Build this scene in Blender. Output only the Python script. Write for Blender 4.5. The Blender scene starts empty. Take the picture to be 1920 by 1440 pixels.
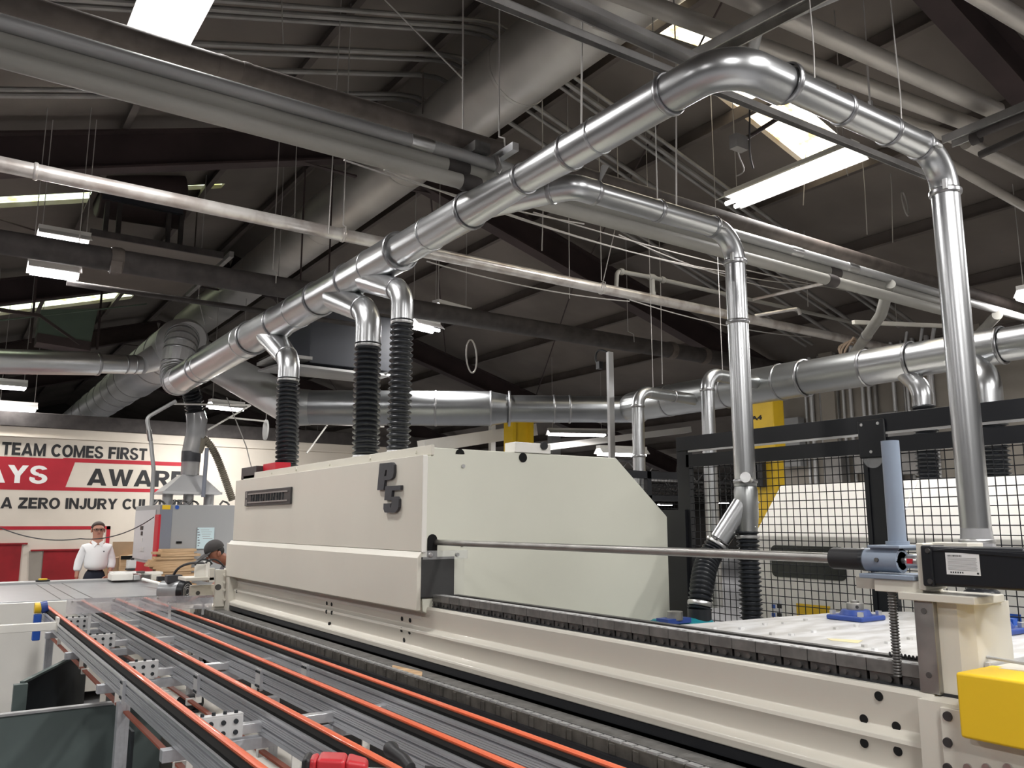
import bpy, bmesh, math, random
import numpy as np
from mathutils import Vector, Matrix
rnd = random.Random(7)
scn = bpy.context.scene
COL = scn.collection
pi = math.pi
# ---------------------------------------------------------------- camera, world, exposure
FPX = 1550.0
CAM = Vector((0, 0, 1.75))
PITCH, YAW = math.radians(9.5), math.radians(-34.5)
cd = bpy.data.cameras.new('camera')
cam = bpy.data.objects.new('camera', cd)
COL.objects.link(cam)
cam.location = CAM
cam.rotation_euler = (pi / 2 + PITCH, 0, YAW)
cd.sensor_fit = 'HORIZONTAL'
cd.sensor_width = 36.0
cd.lens = 36.0 * FPX / 1920.0
cd.clip_start = 0.05
cd.clip_end = 200
scn.camera = cam
scn.view_settings.view_transform = 'Standard'
scn.view_settings.look = 'None'
scn.view_settings.gamma = 1.0
scn.view_settings.use_curve_mapping = False
scn.view_settings.exposure = 0.34
world = bpy.data.worlds.new('world')
scn.world = world
world.use_nodes = True
bg = world.node_tree.nodes['Background']
bg.inputs[0].default_value = (0.95, 0.92, 0.90, 1)
bg.inputs[1].default_value = 0.10
LAMP_W = 75.0          # watts of every fluorescent fixture

# ---------------------------------------------------------------- measuring helpers (rays through photo points)
cF = Vector((-math.sin(YAW) * math.cos(PITCH), math.cos(YAW) * math.cos(PITCH), math.sin(PITCH)))
cR = Vector((math.cos(YAW), math.sin(YAW), 0))
cU = cR.cross(cF)
def ray(x, y): return cR * ((x - 960) / FPX) - cU * ((y - 720) / FPX) + cF
def AX(x, y, X): d = ray(x, y); return CAM + d * (X / d.x)
def AY(x, y, Y): d = ray(x, y); return CAM + d * (Y / d.y)
def AZ(x, y, Z): d = ray(x, y); return CAM + d * ((Z - CAM.z) / d.z)

# ---------------------------------------------------------------- materials
M = {}
def mat(name, col, rough=0.5, metal=0.0, noise=0.0, scale=8.0, stretch=(1, 1, 1), col2=None, bump=0.0,
        emit=None, estr=0.0, trans=0.0, alpha=1.0, ior=1.45, rnoise=0.0, coat=0.0, nlo=0.35, nhi=0.65):
    m = bpy.data.materials.new(name)
    m.use_nodes = True
    nt = m.node_tree
    b = nt.nodes['Principled BSDF']
    b.inputs['Roughness'].default_value = rough
    b.inputs['Metallic'].default_value = metal
    b.inputs['IOR'].default_value = ior
    b.inputs['Transmission Weight'].default_value = trans
    b.inputs['Alpha'].default_value = alpha
    b.inputs['Coat Weight'].default_value = coat
    c1 = (*col, 1)
    b.inputs['Base Color'].default_value = c1
    if emit:
        b.inputs['Emission Color'].default_value = (*emit, 1)
        b.inputs['Emission Strength'].default_value = estr
    if noise or rnoise or bump or col2:
        tc = nt.nodes.new('ShaderNodeTexCoord')
        mp = nt.nodes.new('ShaderNodeMapping')
        mp.inputs['Scale'].default_value = stretch
        nz = nt.nodes.new('ShaderNodeTexNoise')
        nz.inputs['Scale'].default_value = scale
        nz.inputs['Detail'].default_value = 6
        nt.links.new(tc.outputs['Object'], mp.inputs[0])
        nt.links.new(mp.outputs[0], nz.inputs[0])
        if noise or col2:
            rp = nt.nodes.new('ShaderNodeValToRGB')
            rp.color_ramp.elements[0].position = nlo
            rp.color_ramp.elements[1].position = nhi
            d = col2 if col2 else tuple(max(0, c * (1 - noise)) for c in col)
            rp.color_ramp.elements[0].color = (*d, 1)
            rp.color_ramp.elements[1].color = c1
            nt.links.new(nz.outputs[0], rp.inputs[0])
            nt.links.new(rp.outputs[0], b.inputs['Base Color'])
        if rnoise:
            mr = nt.nodes.new('ShaderNodeMapRange')
            mr.inputs['From Min'].default_value = 0.3
            mr.inputs['From Max'].default_value = 0.7
            mr.inputs['To Min'].default_value = rough
            mr.inputs['To Max'].default_value = rough + rnoise
            nt.links.new(nz.outputs[0], mr.inputs[0])
            nt.links.new(mr.outputs[0], b.inputs['Roughness'])
        if bump:
            bp = nt.nodes.new('ShaderNodeBump')
            bp.inputs['Strength'].default_value = bump
            bp.inputs['Distance'].default_value = 0.02
            nt.links.new(nz.outputs[0], bp.inputs['Height'])
            nt.links.new(bp.outputs[0], b.inputs['Normal'])
    M[name] = m
    return m
mat("galvanized", (0.56, 0.57, 0.58), 0.31, 1.0, noise=0.06, scale=2.0, stretch=(1, 1, 1))
mat('galvanized_dull', (0.42, 0.43, 0.43), 0.36, 1.0, noise=0.15, scale=1.5)
mat('duct_dusty', (0.60, 0.58, 0.55), 0.38, 0.75, noise=0.25, scale=1.2, rnoise=0.15)
mat('ring_steel', (0.35, 0.35, 0.36), 0.35, 1.0)
mat('zinc', (0.60, 0.60, 0.60), 0.35, 1.0)
mat('conduit', (0.34, 0.33, 0.32), 0.5, 0.6, noise=0.25, scale=4)
mat('conduit_grey', (0.46, 0.46, 0.46), 0.5, 0.35, noise=0.25, scale=3, stretch=(.3, 1, 1))
mat('pvc_grey', (0.36, 0.35, 0.32), 0.55, 0.0, noise=0.25, scale=3, stretch=(.3, 1, 1))
mat('pipe_white', (0.74, 0.71, 0.68), 0.30, 0.55, col2=(0.52, 0.47, 0.44), scale=5, nlo=.38, nhi=.56)
mat('pipe_dusty', (0.13, 0.108, 0.095), 0.65, 0.1, noise=0.35, scale=9)
mat('pipe_black', (0.06, 0.052, 0.05), 0.7, 0.0, noise=0.4, scale=7)
mat('cream', (0.67, 0.64, 0.565), 0.38, 0, noise=0.04, scale=2, coat=0.15)
mat('cream_side', (0.68, 0.68, 0.59), 0.42, 0, noise=0.05, scale=1.5)
mat('cream_white', (0.80, 0.78, 0.73), 0.4, 0, noise=0.04, scale=2)
mat('black_rubber', (0.020, 0.022, 0.026), 0.30)
mat('galvanized_dark', (0.34, 0.35, 0.36), 0.30, 1.0, noise=0.2, scale=1.5)
mat('mouth_plastic', (0.5, 0.5, 0.5), 0.08, 0, alpha=0.05)
mat('pipe_grey', (0.50, 0.47, 0.43), 0.40, 0.35, noise=.15, scale=3)
mat('chain_top', (0.52, 0.52, 0.52), 0.45, 0.3)
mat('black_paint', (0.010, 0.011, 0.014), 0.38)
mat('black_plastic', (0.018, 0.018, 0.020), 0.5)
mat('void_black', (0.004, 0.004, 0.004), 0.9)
mat('letter_grey', (0.055, 0.055, 0.062), 0.55, noise=0.15, scale=20)
mat('plaque', (0.075, 0.072, 0.072), 0.45, 0.5, noise=0.2, scale=20)
mat('plaque_light', (0.38, 0.37, 0.36), 0.4, 0.7)
mat('aluminium', (0.56, 0.57, 0.60), 0.40, 0.55, noise=0.10, scale=6, stretch=(8, .4, 8))
mat('aluminium_bright', (0.72, 0.73, 0.75), 0.30, 0.8)
mat('plate_white', (0.62, 0.62, 0.62), 0.45, 0.3)
mat('orange_belt', (0.74, 0.125, 0.04), 0.36, 0, col2=(0.70, 0.17, 0.09), scale=3, stretch=(1, .5, 1), coat=0.2)
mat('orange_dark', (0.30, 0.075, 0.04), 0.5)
mat('steel', (0.45, 0.44, 0.42), 0.36, 1.0, noise=0.2, scale=10, rnoise=.15)
mat('steel_dark', (0.17, 0.165, 0.16), 0.5, 0.8, noise=0.35, scale=14)
mat('chain_grey', (0.24, 0.235, 0.225), 0.55, 0.6, noise=0.3, scale=18)
mat('chain_light', (0.42, 0.42, 0.42), 0.5, 0.4, noise=0.2, scale=12)
mat('chain_rusty', (0.13, 0.12, 0.105), 0.6, 0.4, noise=0.5, scale=16)
mat('yellow', (0.80, 0.52, 0.02), 0.45, 0, noise=0.03, scale=3)
mat('yellow_old', (0.62, 0.40, 0.015), 0.5, 0, noise=0.15, scale=3)
mat('blue_cast', (0.025, 0.06, 0.26), 0.45)
mat('blue', (0.02, 0.09, 0.42), 0.45)
mat('teal', (0.01, 0.22, 0.27), 0.4)
mat('blue_grey', (0.26, 0.31, 0.39), 0.45, 0.1, noise=0.06, scale=8)
mat('red', (0.50, 0.015, 0.03), 0.45)
mat('red_tool', (0.52, 0.03, 0.04), 0.35, coat=.3)
mat('red_wall', (0.42, 0.014, 0.028), 0.6, noise=0.12, scale=4)
mat('red_door', (0.30, 0.010, 0.016), 0.7, noise=0.3, scale=3)
mat('sign_black', (0.018, 0.018, 0.02), 0.6)
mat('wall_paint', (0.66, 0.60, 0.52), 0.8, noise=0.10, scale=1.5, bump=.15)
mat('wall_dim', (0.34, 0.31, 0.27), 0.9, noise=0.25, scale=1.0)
mat('concrete', (0.30, 0.30, 0.31), 0.55, noise=0.2, scale=2)
mat('pan_paint', (0.68, 0.65, 0.59), 0.55, noise=0.08, scale=2)
mat('bin_green', (0.11, 0.14, 0.135), 0.5, 0.1, noise=0.12, scale=3)
mat('bin_dark', (0.018, 0.022, 0.026), 0.55)
mat('slab_grey', (0.33, 0.34, 0.35), 0.30, 0.2, noise=0.10, scale=5)
mat('cabinet_grey', (0.34, 0.345, 0.35), 0.45)
mat('cabinet_blue', (0.20, 0.215, 0.26), 0.45)
mat('cabinet_light', (0.55, 0.55, 0.57), 0.4)
mat('roof_deck', (0.19, 0.165, 0.145), 0.9, noise=0.30, scale=0.7, bump=.1)
mat('roof_steel', (0.052, 0.034, 0.034), 0.75, noise=0.35, scale=2)
mat('purlin', (0.12, 0.10, 0.09), 0.75, noise=0.35, scale=2)
mat('strut', (0.38, 0.37, 0.36), 0.5, 0.5, noise=0.3, scale=4)
mat('wood', (0.62, 0.43, 0.26), 0.65, col2=(0.42, 0.26, 0.13), scale=3, stretch=(1, 9, 20))
mat('cardboard', (0.42, 0.29, 0.18), 0.85, noise=0.1, scale=4)
mat('wire', (0.42, 0.40, 0.38), 0.6, 0.2)
mat('wire_dark', (0.05, 0.048, 0.05), 0.6)
mat('heater_blue', (0.030, 0.033, 0.042), 0.55, noise=0.15, scale=2)
mat('green_panel', (0.095, 0.13, 0.10), 0.7, noise=0.2, scale=2)
mat('white', (0.82, 0.82, 0.80), 0.5)
mat('label_white', (0.72, 0.72, 0.72), 0.5)
mat('screen_blue', (0.58, 0.72, 0.76), 0.4)
mat('skin', (0.48, 0.24, 0.17), 0.5)
mat('skin_tan', (0.30, 0.12, 0.075), 0.5)
mat('hair_grey', (0.15, 0.13, 0.12), 0.8)
mat('hair_black', (0.010, 0.009, 0.009), 0.7)
mat('shirt_white', (0.86, 0.86, 0.87), 0.8)
mat('trousers', (0.012, 0.015, 0.028), 0.85)
mat('cap', (0.055, 0.05, 0.05), 0.85, noise=.2, scale=12)
mat('shirt_grey', (0.18, 0.18, 0.20), 0.85)
mat('lip', (0.32, 0.10, 0.09), 0.5)
mat('window_dark', (0.030, 0.033, 0.030), 0.25)
mat('lamp_housing', (0.70, 0.69, 0.66), 0.5)
mat('tube', (1, 1, 1), 0.5, emit=(1.0, 0.97, 1.0), estr=16)
mat('skylight', (0.8, 0.75, 0.6), 0.6, emit=(1.0, 0.96, 0.82), estr=2.6)
mat('skylight_green', (0.7, 0.8, 0.6), 0.6, emit=(0.90, 1.0, 0.78), estr=1.5)
mat('daylight', (1, 1, 1), 0.6, emit=(1.0, 0.98, 0.95), estr=3.0)
mat('clear_plastic', (0.70, 0.71, 0.72), 0.08, 0, trans=0.0, alpha=0.20)
mat('acrylic', (0.62, 0.61, 0.63), 0.18, 0, alpha=0.42, col2=(0.42, 0.41, 0.44), scale=5, nlo=.42, nhi=.6)
mat('guide_black', (0.006, 0.006, 0.006), 0.85)
M['guide_black'].node_tree.nodes['Principled BSDF'].inputs['Specular IOR Level'].default_value = .15
mat('label_worn', (0.70, 0.63, 0.36), 0.5)
mat('galvanized_far', (0.62, 0.62, 0.63), 0.42, 0.55, noise=0.12, scale=1.5)
mat('clear_duct', (0.30, 0.30, 0.31), 0.15, 0, alpha=0.78, coat=.5)
mat('black_tape', (0.02, 0.02, 0.02), 0.8)
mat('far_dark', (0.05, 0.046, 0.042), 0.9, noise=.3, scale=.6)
mat('rope', (0.36, 0.27, 0.20), 0.9)
mat('hose_brown', (0.17, 0.15, 0.115), 0.6)
mat('bit_steel', (0.62, 0.60, 0.56), 0.3, 1.0)

# ribbed sky light stains
def stain(m, c2, scale=5.0):
    nt = M[m].node_tree; b = nt.nodes['Principled BSDF']
    tc = nt.nodes.new('ShaderNodeTexCoord'); nz = nt.nodes.new('ShaderNodeTexNoise')
    nz.inputs['Scale'].default_value = scale; nz.inputs['Detail'].default_value = 5
    rp = nt.nodes.new('ShaderNodeValToRGB')
    rp.color_ramp.elements[0].position = .36; rp.color_ramp.elements[1].position = .52
    rp.color_ramp.elements[0].color = (*c2, 1); rp.color_ramp.elements[1].color = b.inputs['Emission Color'].default_value
    nt.links.new(tc.outputs['Object'], nz.inputs[0]); nt.links.new(nz.outputs[0], rp.inputs[0])
    nt.links.new(rp.outputs[0], b.inputs['Emission Color'])
stain('skylight', (0.62, 0.42, 0.14)); stain('skylight_green', (0.45, 0.45, 0.16))

# ---------------------------------------------------------------- mesh builder
def frame_of(d):
    d = Vector(d).normalized()
    a = Vector((0, 0, 1)) if abs(d.z) < 0.9 else Vector((1, 0, 0))
    u = d.cross(a).normalized(); v = d.cross(u)
    return d, u, v
class MB:
    def __init__(s): s.v = []; s.f = []
    def add(s, vs, fs):
        n = len(s.v); s.v += [Vector(p) for p in vs]; s.f += [[i + n for i in f] for f in fs]; return s
    def box(s, lo, hi):
        x0, y0, z0 = lo; x1, y1, z1 = hi
        if x1 < x0: x0, x1 = x1, x0
        if y1 < y0: y0, y1 = y1, y0
        if z1 < z0: z0, z1 = z1, z0
        return s.add([(x0, y0, z0), (x1, y0, z0), (x1, y1, z0), (x0, y1, z0), (x0, y0, z1), (x1, y0, z1), (x1, y1, z1), (x0, y1, z1)],
                     [(0, 3, 2, 1), (4, 5, 6, 7), (0, 1, 5, 4), (1, 2, 6, 5), (2, 3, 7, 6), (3, 0, 4, 7)])
    def bar(s, p, q, w, h, up=(0, 0, 1)):
        p, q = Vector(p), Vector(q); d = (q - p).normalized(); up = Vector(up)
        r = d.cross(up)
        if r.length < 1e-4: r = d.cross(Vector((1, 0, 0)))
        r.normalize(); u = r.cross(d)
        vs = [c + r * (a * w / 2) + u * (b * h / 2) for c in (p, q) for a, b in ((-1, -1), (1, -1), (1, 1), (-1, 1))]
        return s.add(vs, [(3, 2, 1, 0), (4, 5, 6, 7), (0, 1, 5, 4), (1, 2, 6, 5), (2, 3, 7, 6), (3, 0, 4, 7)])
    def prism(s, poly, d):
        d = Vector(d); n = len(poly); P = [Vector(p) for p in poly]
        nrm = Vector((0, 0, 0))
        for i in range(n): nrm += P[i].cross(P[(i + 1) % n])
        if nrm.dot(d) < 0: P.reverse()
        vs = P + [p + d for p in P]
        return s.add(vs, [list(range(n))[::-1], list(range(n, 2 * n))] + [(i, (i + 1) % n, n + (i + 1) % n, n + i) for i in range(n)])
    def cyl(s, p, q, r0, r1=None, seg=16, caps=True):
        r1 = r0 if r1 is None else r1
        p, q = Vector(p), Vector(q); d, u, v = frame_of(q - p)
        vs = []
        for c, r in ((p, r0), (q, r1)):
            for i in range(seg):
                a = 2 * pi * i / seg; vs.append(c + (u * math.cos(a) + v * math.sin(a)) * r)
        fs = [(i, i + seg, (i + 1) % seg + seg, (i + 1) % seg) for i in range(seg)]
        if caps: fs += [list(range(seg)), list(range(seg, 2 * seg))[::-1]]
        return s.add(vs, fs)
    def tube(s, pts, rads, seg=20, caps=True):
        P = [Vector(p) for p in pts]; n = len(P)
        if not hasattr(rads, '__len__'): rads = [rads] * n
        d0, u, v = frame_of(P[1] - P[0]); vs = []
        for i in range(n):
            if i == 0: t = (P[1] - P[0])
            elif i == n - 1: t = (P[-1] - P[-2])
            else: t = (P[i + 1] - P[i]).normalized() + (P[i] - P[i - 1]).normalized()
            if t.length < 1e-9: t = d0
            t = t.normalized()
            u = (u - t * u.dot(t)).normalized(); v = t.cross(u)
            for k in range(seg):
                a = 2 * pi * k / seg; vs.append(P[i] + (u * math.cos(a) + v * math.sin(a)) * rads[i])
        fs = []
        for i in range(n - 1):
            for k in range(seg):
                a, b = i * seg + k, i * seg + (k + 1) % seg
                fs.append((a, b, b + seg, a + seg))
        if caps: fs += [list(range(seg))[::-1], list(range((n - 1) * seg, n * seg))]
        return s.add(vs, fs)
    def sphere(s, c, r, seg=14, rings=9):
        c = Vector(c); r = r if hasattr(r, '__len__') else (r, r, r)
        vs = [c + Vector((0, 0, r[2]))]
        for i in range(1, rings):
            t = pi * i / rings
            for k in range(seg):
                a = 2 * pi * k / seg
                vs.append(c + Vector((r[0] * math.sin(t) * math.cos(a), r[1] * math.sin(t) * math.sin(a), r[2] * math.cos(t))))
        vs.append(c - Vector((0, 0, r[2]))); fs = []
        for k in range(seg): fs.append((0, 1 + k, 1 + (k + 1) % seg))
        for i in range(rings - 2):
            for k in range(seg):
                a, b = 1 + i * seg + k, 1 + i * seg + (k + 1) % seg
                fs.append((a, a + seg, b + seg, b))
        o = 1 + (rings - 2) * seg; L = len(vs) - 1
        for k in range(seg): fs.append((o + k, L, o + (k + 1) % seg))
        return s.add(vs, fs)
    def quad(s, a, b, c, d): return s.add([a, b, c, d], [(0, 1, 2, 3)])
    def rot(s, m, about=(0, 0, 0)):
        a = Vector(about); s.v = [m @ (p - a) + a for p in s.v]; return s
    def build(s, name, m, parent=None, ang=35, bevel=0.0, seg=2):
        off = W.get(parent.name, Vector((0, 0, 0))) if parent else Vector((0, 0, 0))
        if parent is None and s.v:       # a mesh thing gets its origin at its base
            lo = Vector([min(p[i] for p in s.v) for i in range(3)]); hi = Vector([max(p[i] for p in s.v) for i in range(3)])
            off = Vector(((lo.x + hi.x) / 2, (lo.y + hi.y) / 2, lo.z))
        me = bpy.data.meshes.new(name)
        me.from_pydata([p - off for p in s.v], [], s.f)
        bm = bmesh.new(); bm.from_mesh(me); bmesh.ops.recalc_face_normals(bm, faces=bm.faces); bm.to_mesh(me); bm.free()
        me.materials.append(M[m])
        me.polygons.foreach_set('use_smooth', [True] * len(me.polygons))
        me.set_sharp_from_angle(angle=math.radians(ang))
        o = bpy.data.objects.new(name, me); COL.objects.link(o)
        if parent: o.parent = parent
        else: o.location = off
        W[o.name] = off
        if bevel:
            b = o.modifiers.new('bevel', 'BEVEL'); b.width = bevel; b.segments = seg; b.limit_method = 'ANGLE'; b.angle_limit = math.radians(40)
            b.harden_normals = True
        return o
W = {}
def thing(name, label, cat, loc=(0, 0, 0), group=None):
    o = bpy.data.objects.new(name, None); COL.objects.link(o)
    o.empty_display_size = 0.1; o.location = loc; W[o.name] = Vector(loc)
    return tag(o, label, cat, group)
def tag(o, label=None, cat=None, group=None, kind=None):
    if label: o['label'] = label
    if cat: o['category'] = cat
    if group: o['group'] = group
    if kind: o['kind'] = kind
    return o
def struct(mb, name, m, **k): return tag(mb.build(name, m, **k), kind='structure')
def dup(root, delta, label=None, group=None, rotz=0):
    c = root.copy(); COL.objects.link(c); c.location = Vector(root.location) + Vector(delta)
    if rotz: c.rotation_euler.z += rotz
    W[c.name] = W[root.name] + Vector(delta)
    if label: c['label'] = label
    if group: c['group'] = group
    for ch in list(root.children):
        d = ch.copy(); COL.objects.link(d); d.parent = c
        for g in list(ch.children):
            e = g.copy(); COL.objects.link(e); e.parent = d
    return c
def fillet(pts, r, n=8):
    P = [Vector(p) for p in pts]; rs = r if hasattr(r, '__len__') else [r] * len(P)
    out = [P[0]]
    for i in range(1, len(P) - 1):
        a, b, c = P[i - 1], P[i], P[i + 1]
        u = (a - b); v = (c - b); th = u.angle(v); rr = rs[i]
        if rr <= 0 or th > pi - 0.02: out.append(b); continue
        t = min(rr / math.tan(th / 2), u.length * .49, v.length * .49)
        p, q = b + u.normalized() * t, b + v.normalized() * t
        for k in range(n + 1):
            s = k / n
            out.append(p * (1 - s) ** 2 + b * (2 * s * (1 - s)) + q * s * s) if False else None
        # true arc
        bis = (u.normalized() + v.normalized()).normalized(); R = t * math.tan(th / 2)
        cen = b + bis * (R / math.sin(th / 2))
        e0, e1 = (p - cen), (q - cen); an = e0.angle(e1); ax = e0.cross(e1).normalized()
        for k in range(n + 1): out.append(cen + Matrix.Rotation(an * k / n, 3, ax) @ e0)
    out = [o for o in out if o is not None]
    out.append(P[-1]); return out
def lerp(a, b, t): return Vector(a) * (1 - t) + Vector(b) * t
def ring(parent, c, d, r, w=0.028, t=0.010, m='ring_steel', name='clamp_ring'):
    c = Vector(c); d = Vector(d).normalized(); mb = MB()
    mb.tube([c - d * w * .52, c - d * w * .5, c - d * w * .25, c + d * w * .25, c + d * w * .5, c + d * w * .52],
            [r * .97, r + t * .5, r + t, r + t, r + t * .5, r * .97], 28, caps=False)
    return mb.build(name, m, parent)
def bolt(parent, c, d, r, h, m='steel_dark', name='bolt', hexa=False):
    c = Vector(c); d = Vector(d).normalized(); mb = MB()
    mb.cyl(c - d * 0.003, c + d * h, r, r * (1 if hexa else .92), 6 if hexa else 16)
    return mb.build(name, m, parent)
def hose(parent, pts, r, pitch=0.03, name='hose_body', m='black_rubber', amp=0.125):
    P = [Vector(p) for p in pts]; L = [0]
    for i in range(1, len(P)): L.append(L[-1] + (P[i] - P[i - 1]).length)
    N = int(L[-1] / pitch) * 6; out = []; rr = []; j = 0
    for i in range(N + 1):
        s = L[-1] * i / N
        while j < len(L) - 2 and s > L[j + 1]: j += 1
        t = (s - L[j]) / max(1e-9, L[j + 1] - L[j]); out.append(lerp(P[j], P[j + 1], t))
        rr.append(r * (1 + amp * (-1, -.9, 0.1, 1, 0.9, -.2)[i % 6]))
    return MB().tube(out, rr, 24).build(name, m, parent, ang=60)
def bez(a, b, c, d, n=16):
    a, b, c, d = map(Vector, (a, b, c, d)); o = []
    for i in range(n + 1):
        t = i / n; o.append(a * (1 - t) ** 3 + b * 3 * t * (1 - t) ** 2 + c * 3 * t * t * (1 - t) + d * t ** 3)
    return o
def sag(a, b, s, n=14):
    a, b = Vector(a), Vector(b); return [lerp(a, b, i / n) - Vector((0, 0, s * 4 * (i / n) * (1 - i / n))) for i in range(n + 1)]
def text(body, width, height, m, parent, origin, ux, uz, depth=0.004, bold=0.02, name='lettering'):
    """text whose lower left corner is at origin; ux is the reading direction, uz its up"""
    c = bpy.data.curves.new(name, 'FONT'); c.body = body; c.size = 1; c.offset = bold; c.extrude = 0
    t = bpy.data.objects.new(name, c); COL.objects.link(t)
    bpy.context.view_layer.update()
    me = bpy.data.meshes.new_from_object(t.evaluated_get(bpy.context.evaluated_depsgraph_get()))
    bpy.data.objects.remove(t)
    vs = [v.co.copy() for v in me.vertices]; fs = [list(p.vertices) for p in me.polygons]
    bpy.data.meshes.remove(me)
    x0, x1 = min(v.x for v in vs), max(v.x for v in vs); y0, y1 = min(v.y for v in vs), max(v.y for v in vs)
    ux, uz = Vector(ux).normalized(), Vector(uz).normalized(); n = ux.cross(uz); o = Vector(origin)
    mb = MB()
    mb.add([o + ux * ((v.x - x0) / (x1 - x0) * width) + uz * ((v.y - y0) / (y1 - y0) * height) + n * depth for v in vs], fs)
    ob = mb.build(name, m, parent, ang=1)
    so = ob.modifiers.new('thickness', 'SOLIDIFY'); so.thickness = depth * .9; so.offset = -1
    return ob
def skin(name, V, Ed, R, m, parent, sub=2, root=0):
    me = bpy.data.meshes.new(name); me.from_pydata([Vector(v) for v in V], Ed, [])
    o = bpy.data.objects.new(name, me); COL.objects.link(o)
    o.modifiers.new('skin', 'SKIN')
    sv = me.skin_vertices[0].data
    for i, r in enumerate(R): sv[i].radius = r if hasattr(r, '__len__') else (r, r)
    sv[root].use_root = True
    s = o.modifiers.new('sub', 'SUBSURF'); s.levels = sub; s.render_levels = sub
    bpy.context.view_layer.update()
    n = bpy.data.meshes.new_from_object(o.evaluated_get(bpy.context.evaluated_depsgraph_get()))
    bpy.data.objects.remove(o)
    mb = MB(); mb.add([v.co.copy() for v in n.vertices], [list(p.vertices) for p in n.polygons])
    bpy.data.meshes.remove(n)
    return mb.build(name, m, parent, ang=180)
# ================================================================ THE SETTING
ZR, XR = 7.3, 4.45               # ridge of the roof (runs along +Y)
def roof_z(x):
    if x > 17.0: return ZR - .29 * (17 - XR)
    return ZR - .30 * (XR - x) if x < XR else ZR - .29 * (x - XR)
def ON_ROOF(px, py, side):
    d = ray(px, py); s = .29 if side > 0 else -.30
    t = (ZR + s * XR - CAM.z) / (d.z + s * d.x); return CAM + d * t
Y0, Y1 = -9.0, 44.0
struct(MB().box((-16, Y0, -.1), (44, Y1, 0)), 'floor', 'concrete')
# roof: two slopes and a low flat bay on the right
mb = MB(); T = .12
def slab(xa, xb, ya, yb):
    za, zb = roof_z(xa + 1e-6), roof_z(xb - 1e-6)
    if xa >= 17: za = zb = roof_z(20)
    mb.prism([(xa, ya, za), (xb, ya, zb), (xb, ya, zb + T), (xa, ya, za + T)], (0, yb - ya, 0))
# skylight openings: strips of fibreglass let into the deck
WIN = [(5.2, 8.93, 5.28, 5.94, 'skylight'), (-.6, 1.5, 12.56, 13.05, 'skylight_green'), (2.55, 3.2, 12.5, 12.72, 'skylight_green'),
       (-1.0, 3.3, 19.6, 20.7, 'skylight_green')]
xs = [-16, XR, 17, 44]
def deck(xa, xb):
    rows = sorted(w for w in WIN if xa <= w[0] < xb)
    ys = sorted({Y0, Y1} | {w[2] for w in rows} | {w[3] for w in rows})
    for ya, yb in zip(ys[:-1], ys[1:]):
        cuts = [(w[0], w[1]) for w in rows if w[2] <= ya + 1e-6 and w[3] >= yb - 1e-6]
        x = xa
        for c0, c1 in sorted(cuts):
            if c0 > x: slab(x, c0, ya, yb)
            x = c1
        slab(x, xb, ya, yb)
deck(-16, XR); deck(XR, 17); deck(17, 44)
ceiling = struct(mb, 'ceiling', 'roof_deck')
for i, (xa, xb, ya, yb, m) in enumerate(WIN):
    mb = MB(); n = 14                       # corrugated translucent sheet
    for j in range(n):
        y_a, y_b = ya + (yb - ya) * j / n, ya + (yb - ya) * (j + 1) / n; dz = .015 * (j % 2)
        mb.prism([(xa - .02, y_a, roof_z(xa) + .06 + dz), (xb + .02, y_a, roof_z(xb) + .06 + dz), (xb + .02, y_a, roof_z(xb) + .075 + dz), (xa - .02, y_a, roof_z(xa) + .075 + dz)], (0, y_b - y_a, 0))
    struct(mb, 'window_%d' % (i + 1), m)
# rafters (I-beams that follow the slope) and purlins, parts of the roof
def ibeam(mb, p, q, h, w, t=.02):
    p, q = Vector(p), Vector(q)
    mb.bar(p, q, t, h); u = Vector((0, 0, 1))
    mb.bar(p + u * h / 2, q + u * h / 2, w, t * 1.3); mb.bar(p - u * h / 2, q - u * h / 2, w, t * 1.3)
for y in (-2.6, 3.2, 9.9, 16.6, 23.3, 30.0):
    for a, b in ((-14, XR), (XR, 17)):
        mb = MB(); ibeam(mb, (a, y, roof_z(a) - .42), (b, y, roof_z(b - .001) - .42), .44, .22); mb.build('rafter', 'roof_steel', ceiling)
    mb = MB(); mb.prism([(XR - 1.1, y - .03, roof_z(XR - 1.1) - .6), (XR + 1.1, y - .03, roof_z(XR + 1.1) - .6), (XR + .25, y - .03, ZR - .95), (XR - .25, y - .03, ZR - .95)], (0, .06, 0)); mb.build('ridge_gusset', 'roof_steel', ceiling)
for x in (-4.6, -3.1, -1.6, -.1, 1.4, 2.9, 4.2, 5.7, 7.2, 8.7, 10.2, 11.7, 13.2, 14.7, 16.2):
    z = roof_z(x) - .1
    mb = MB()
    mb.bar((x, Y0 + .5, z), (x, 38, z), .012, .18); mb.bar((x - .03, Y0 + .5, z - .085), (x - .03, 38, z - .085), .07, .012); mb.bar((x + .03, Y0 + .5, z + .085), (x + .03, 38, z + .085), .07, .012)
    mb.build('purlin', 'purlin', ceiling)
for (x0, y0, x1, y1) in ((5.0, 3.3, 8.2, 9.7), (8.2, 9.9, 12, 16.4), (5.4, 10, 9.4, 16.4), (-1.6, 10, 2.8, 16.4), (6.2, -2.5, 9.8, 3.1), (5.2, 17, 9.5, 23)):
    mb = MB(); mb.cyl((x0, y0, roof_z(x0) - .24), (x1, y1, roof_z(x1) - .24), .012, seg=6); mb.build('tie_rod', 'roof_steel', ceiling)
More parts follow.
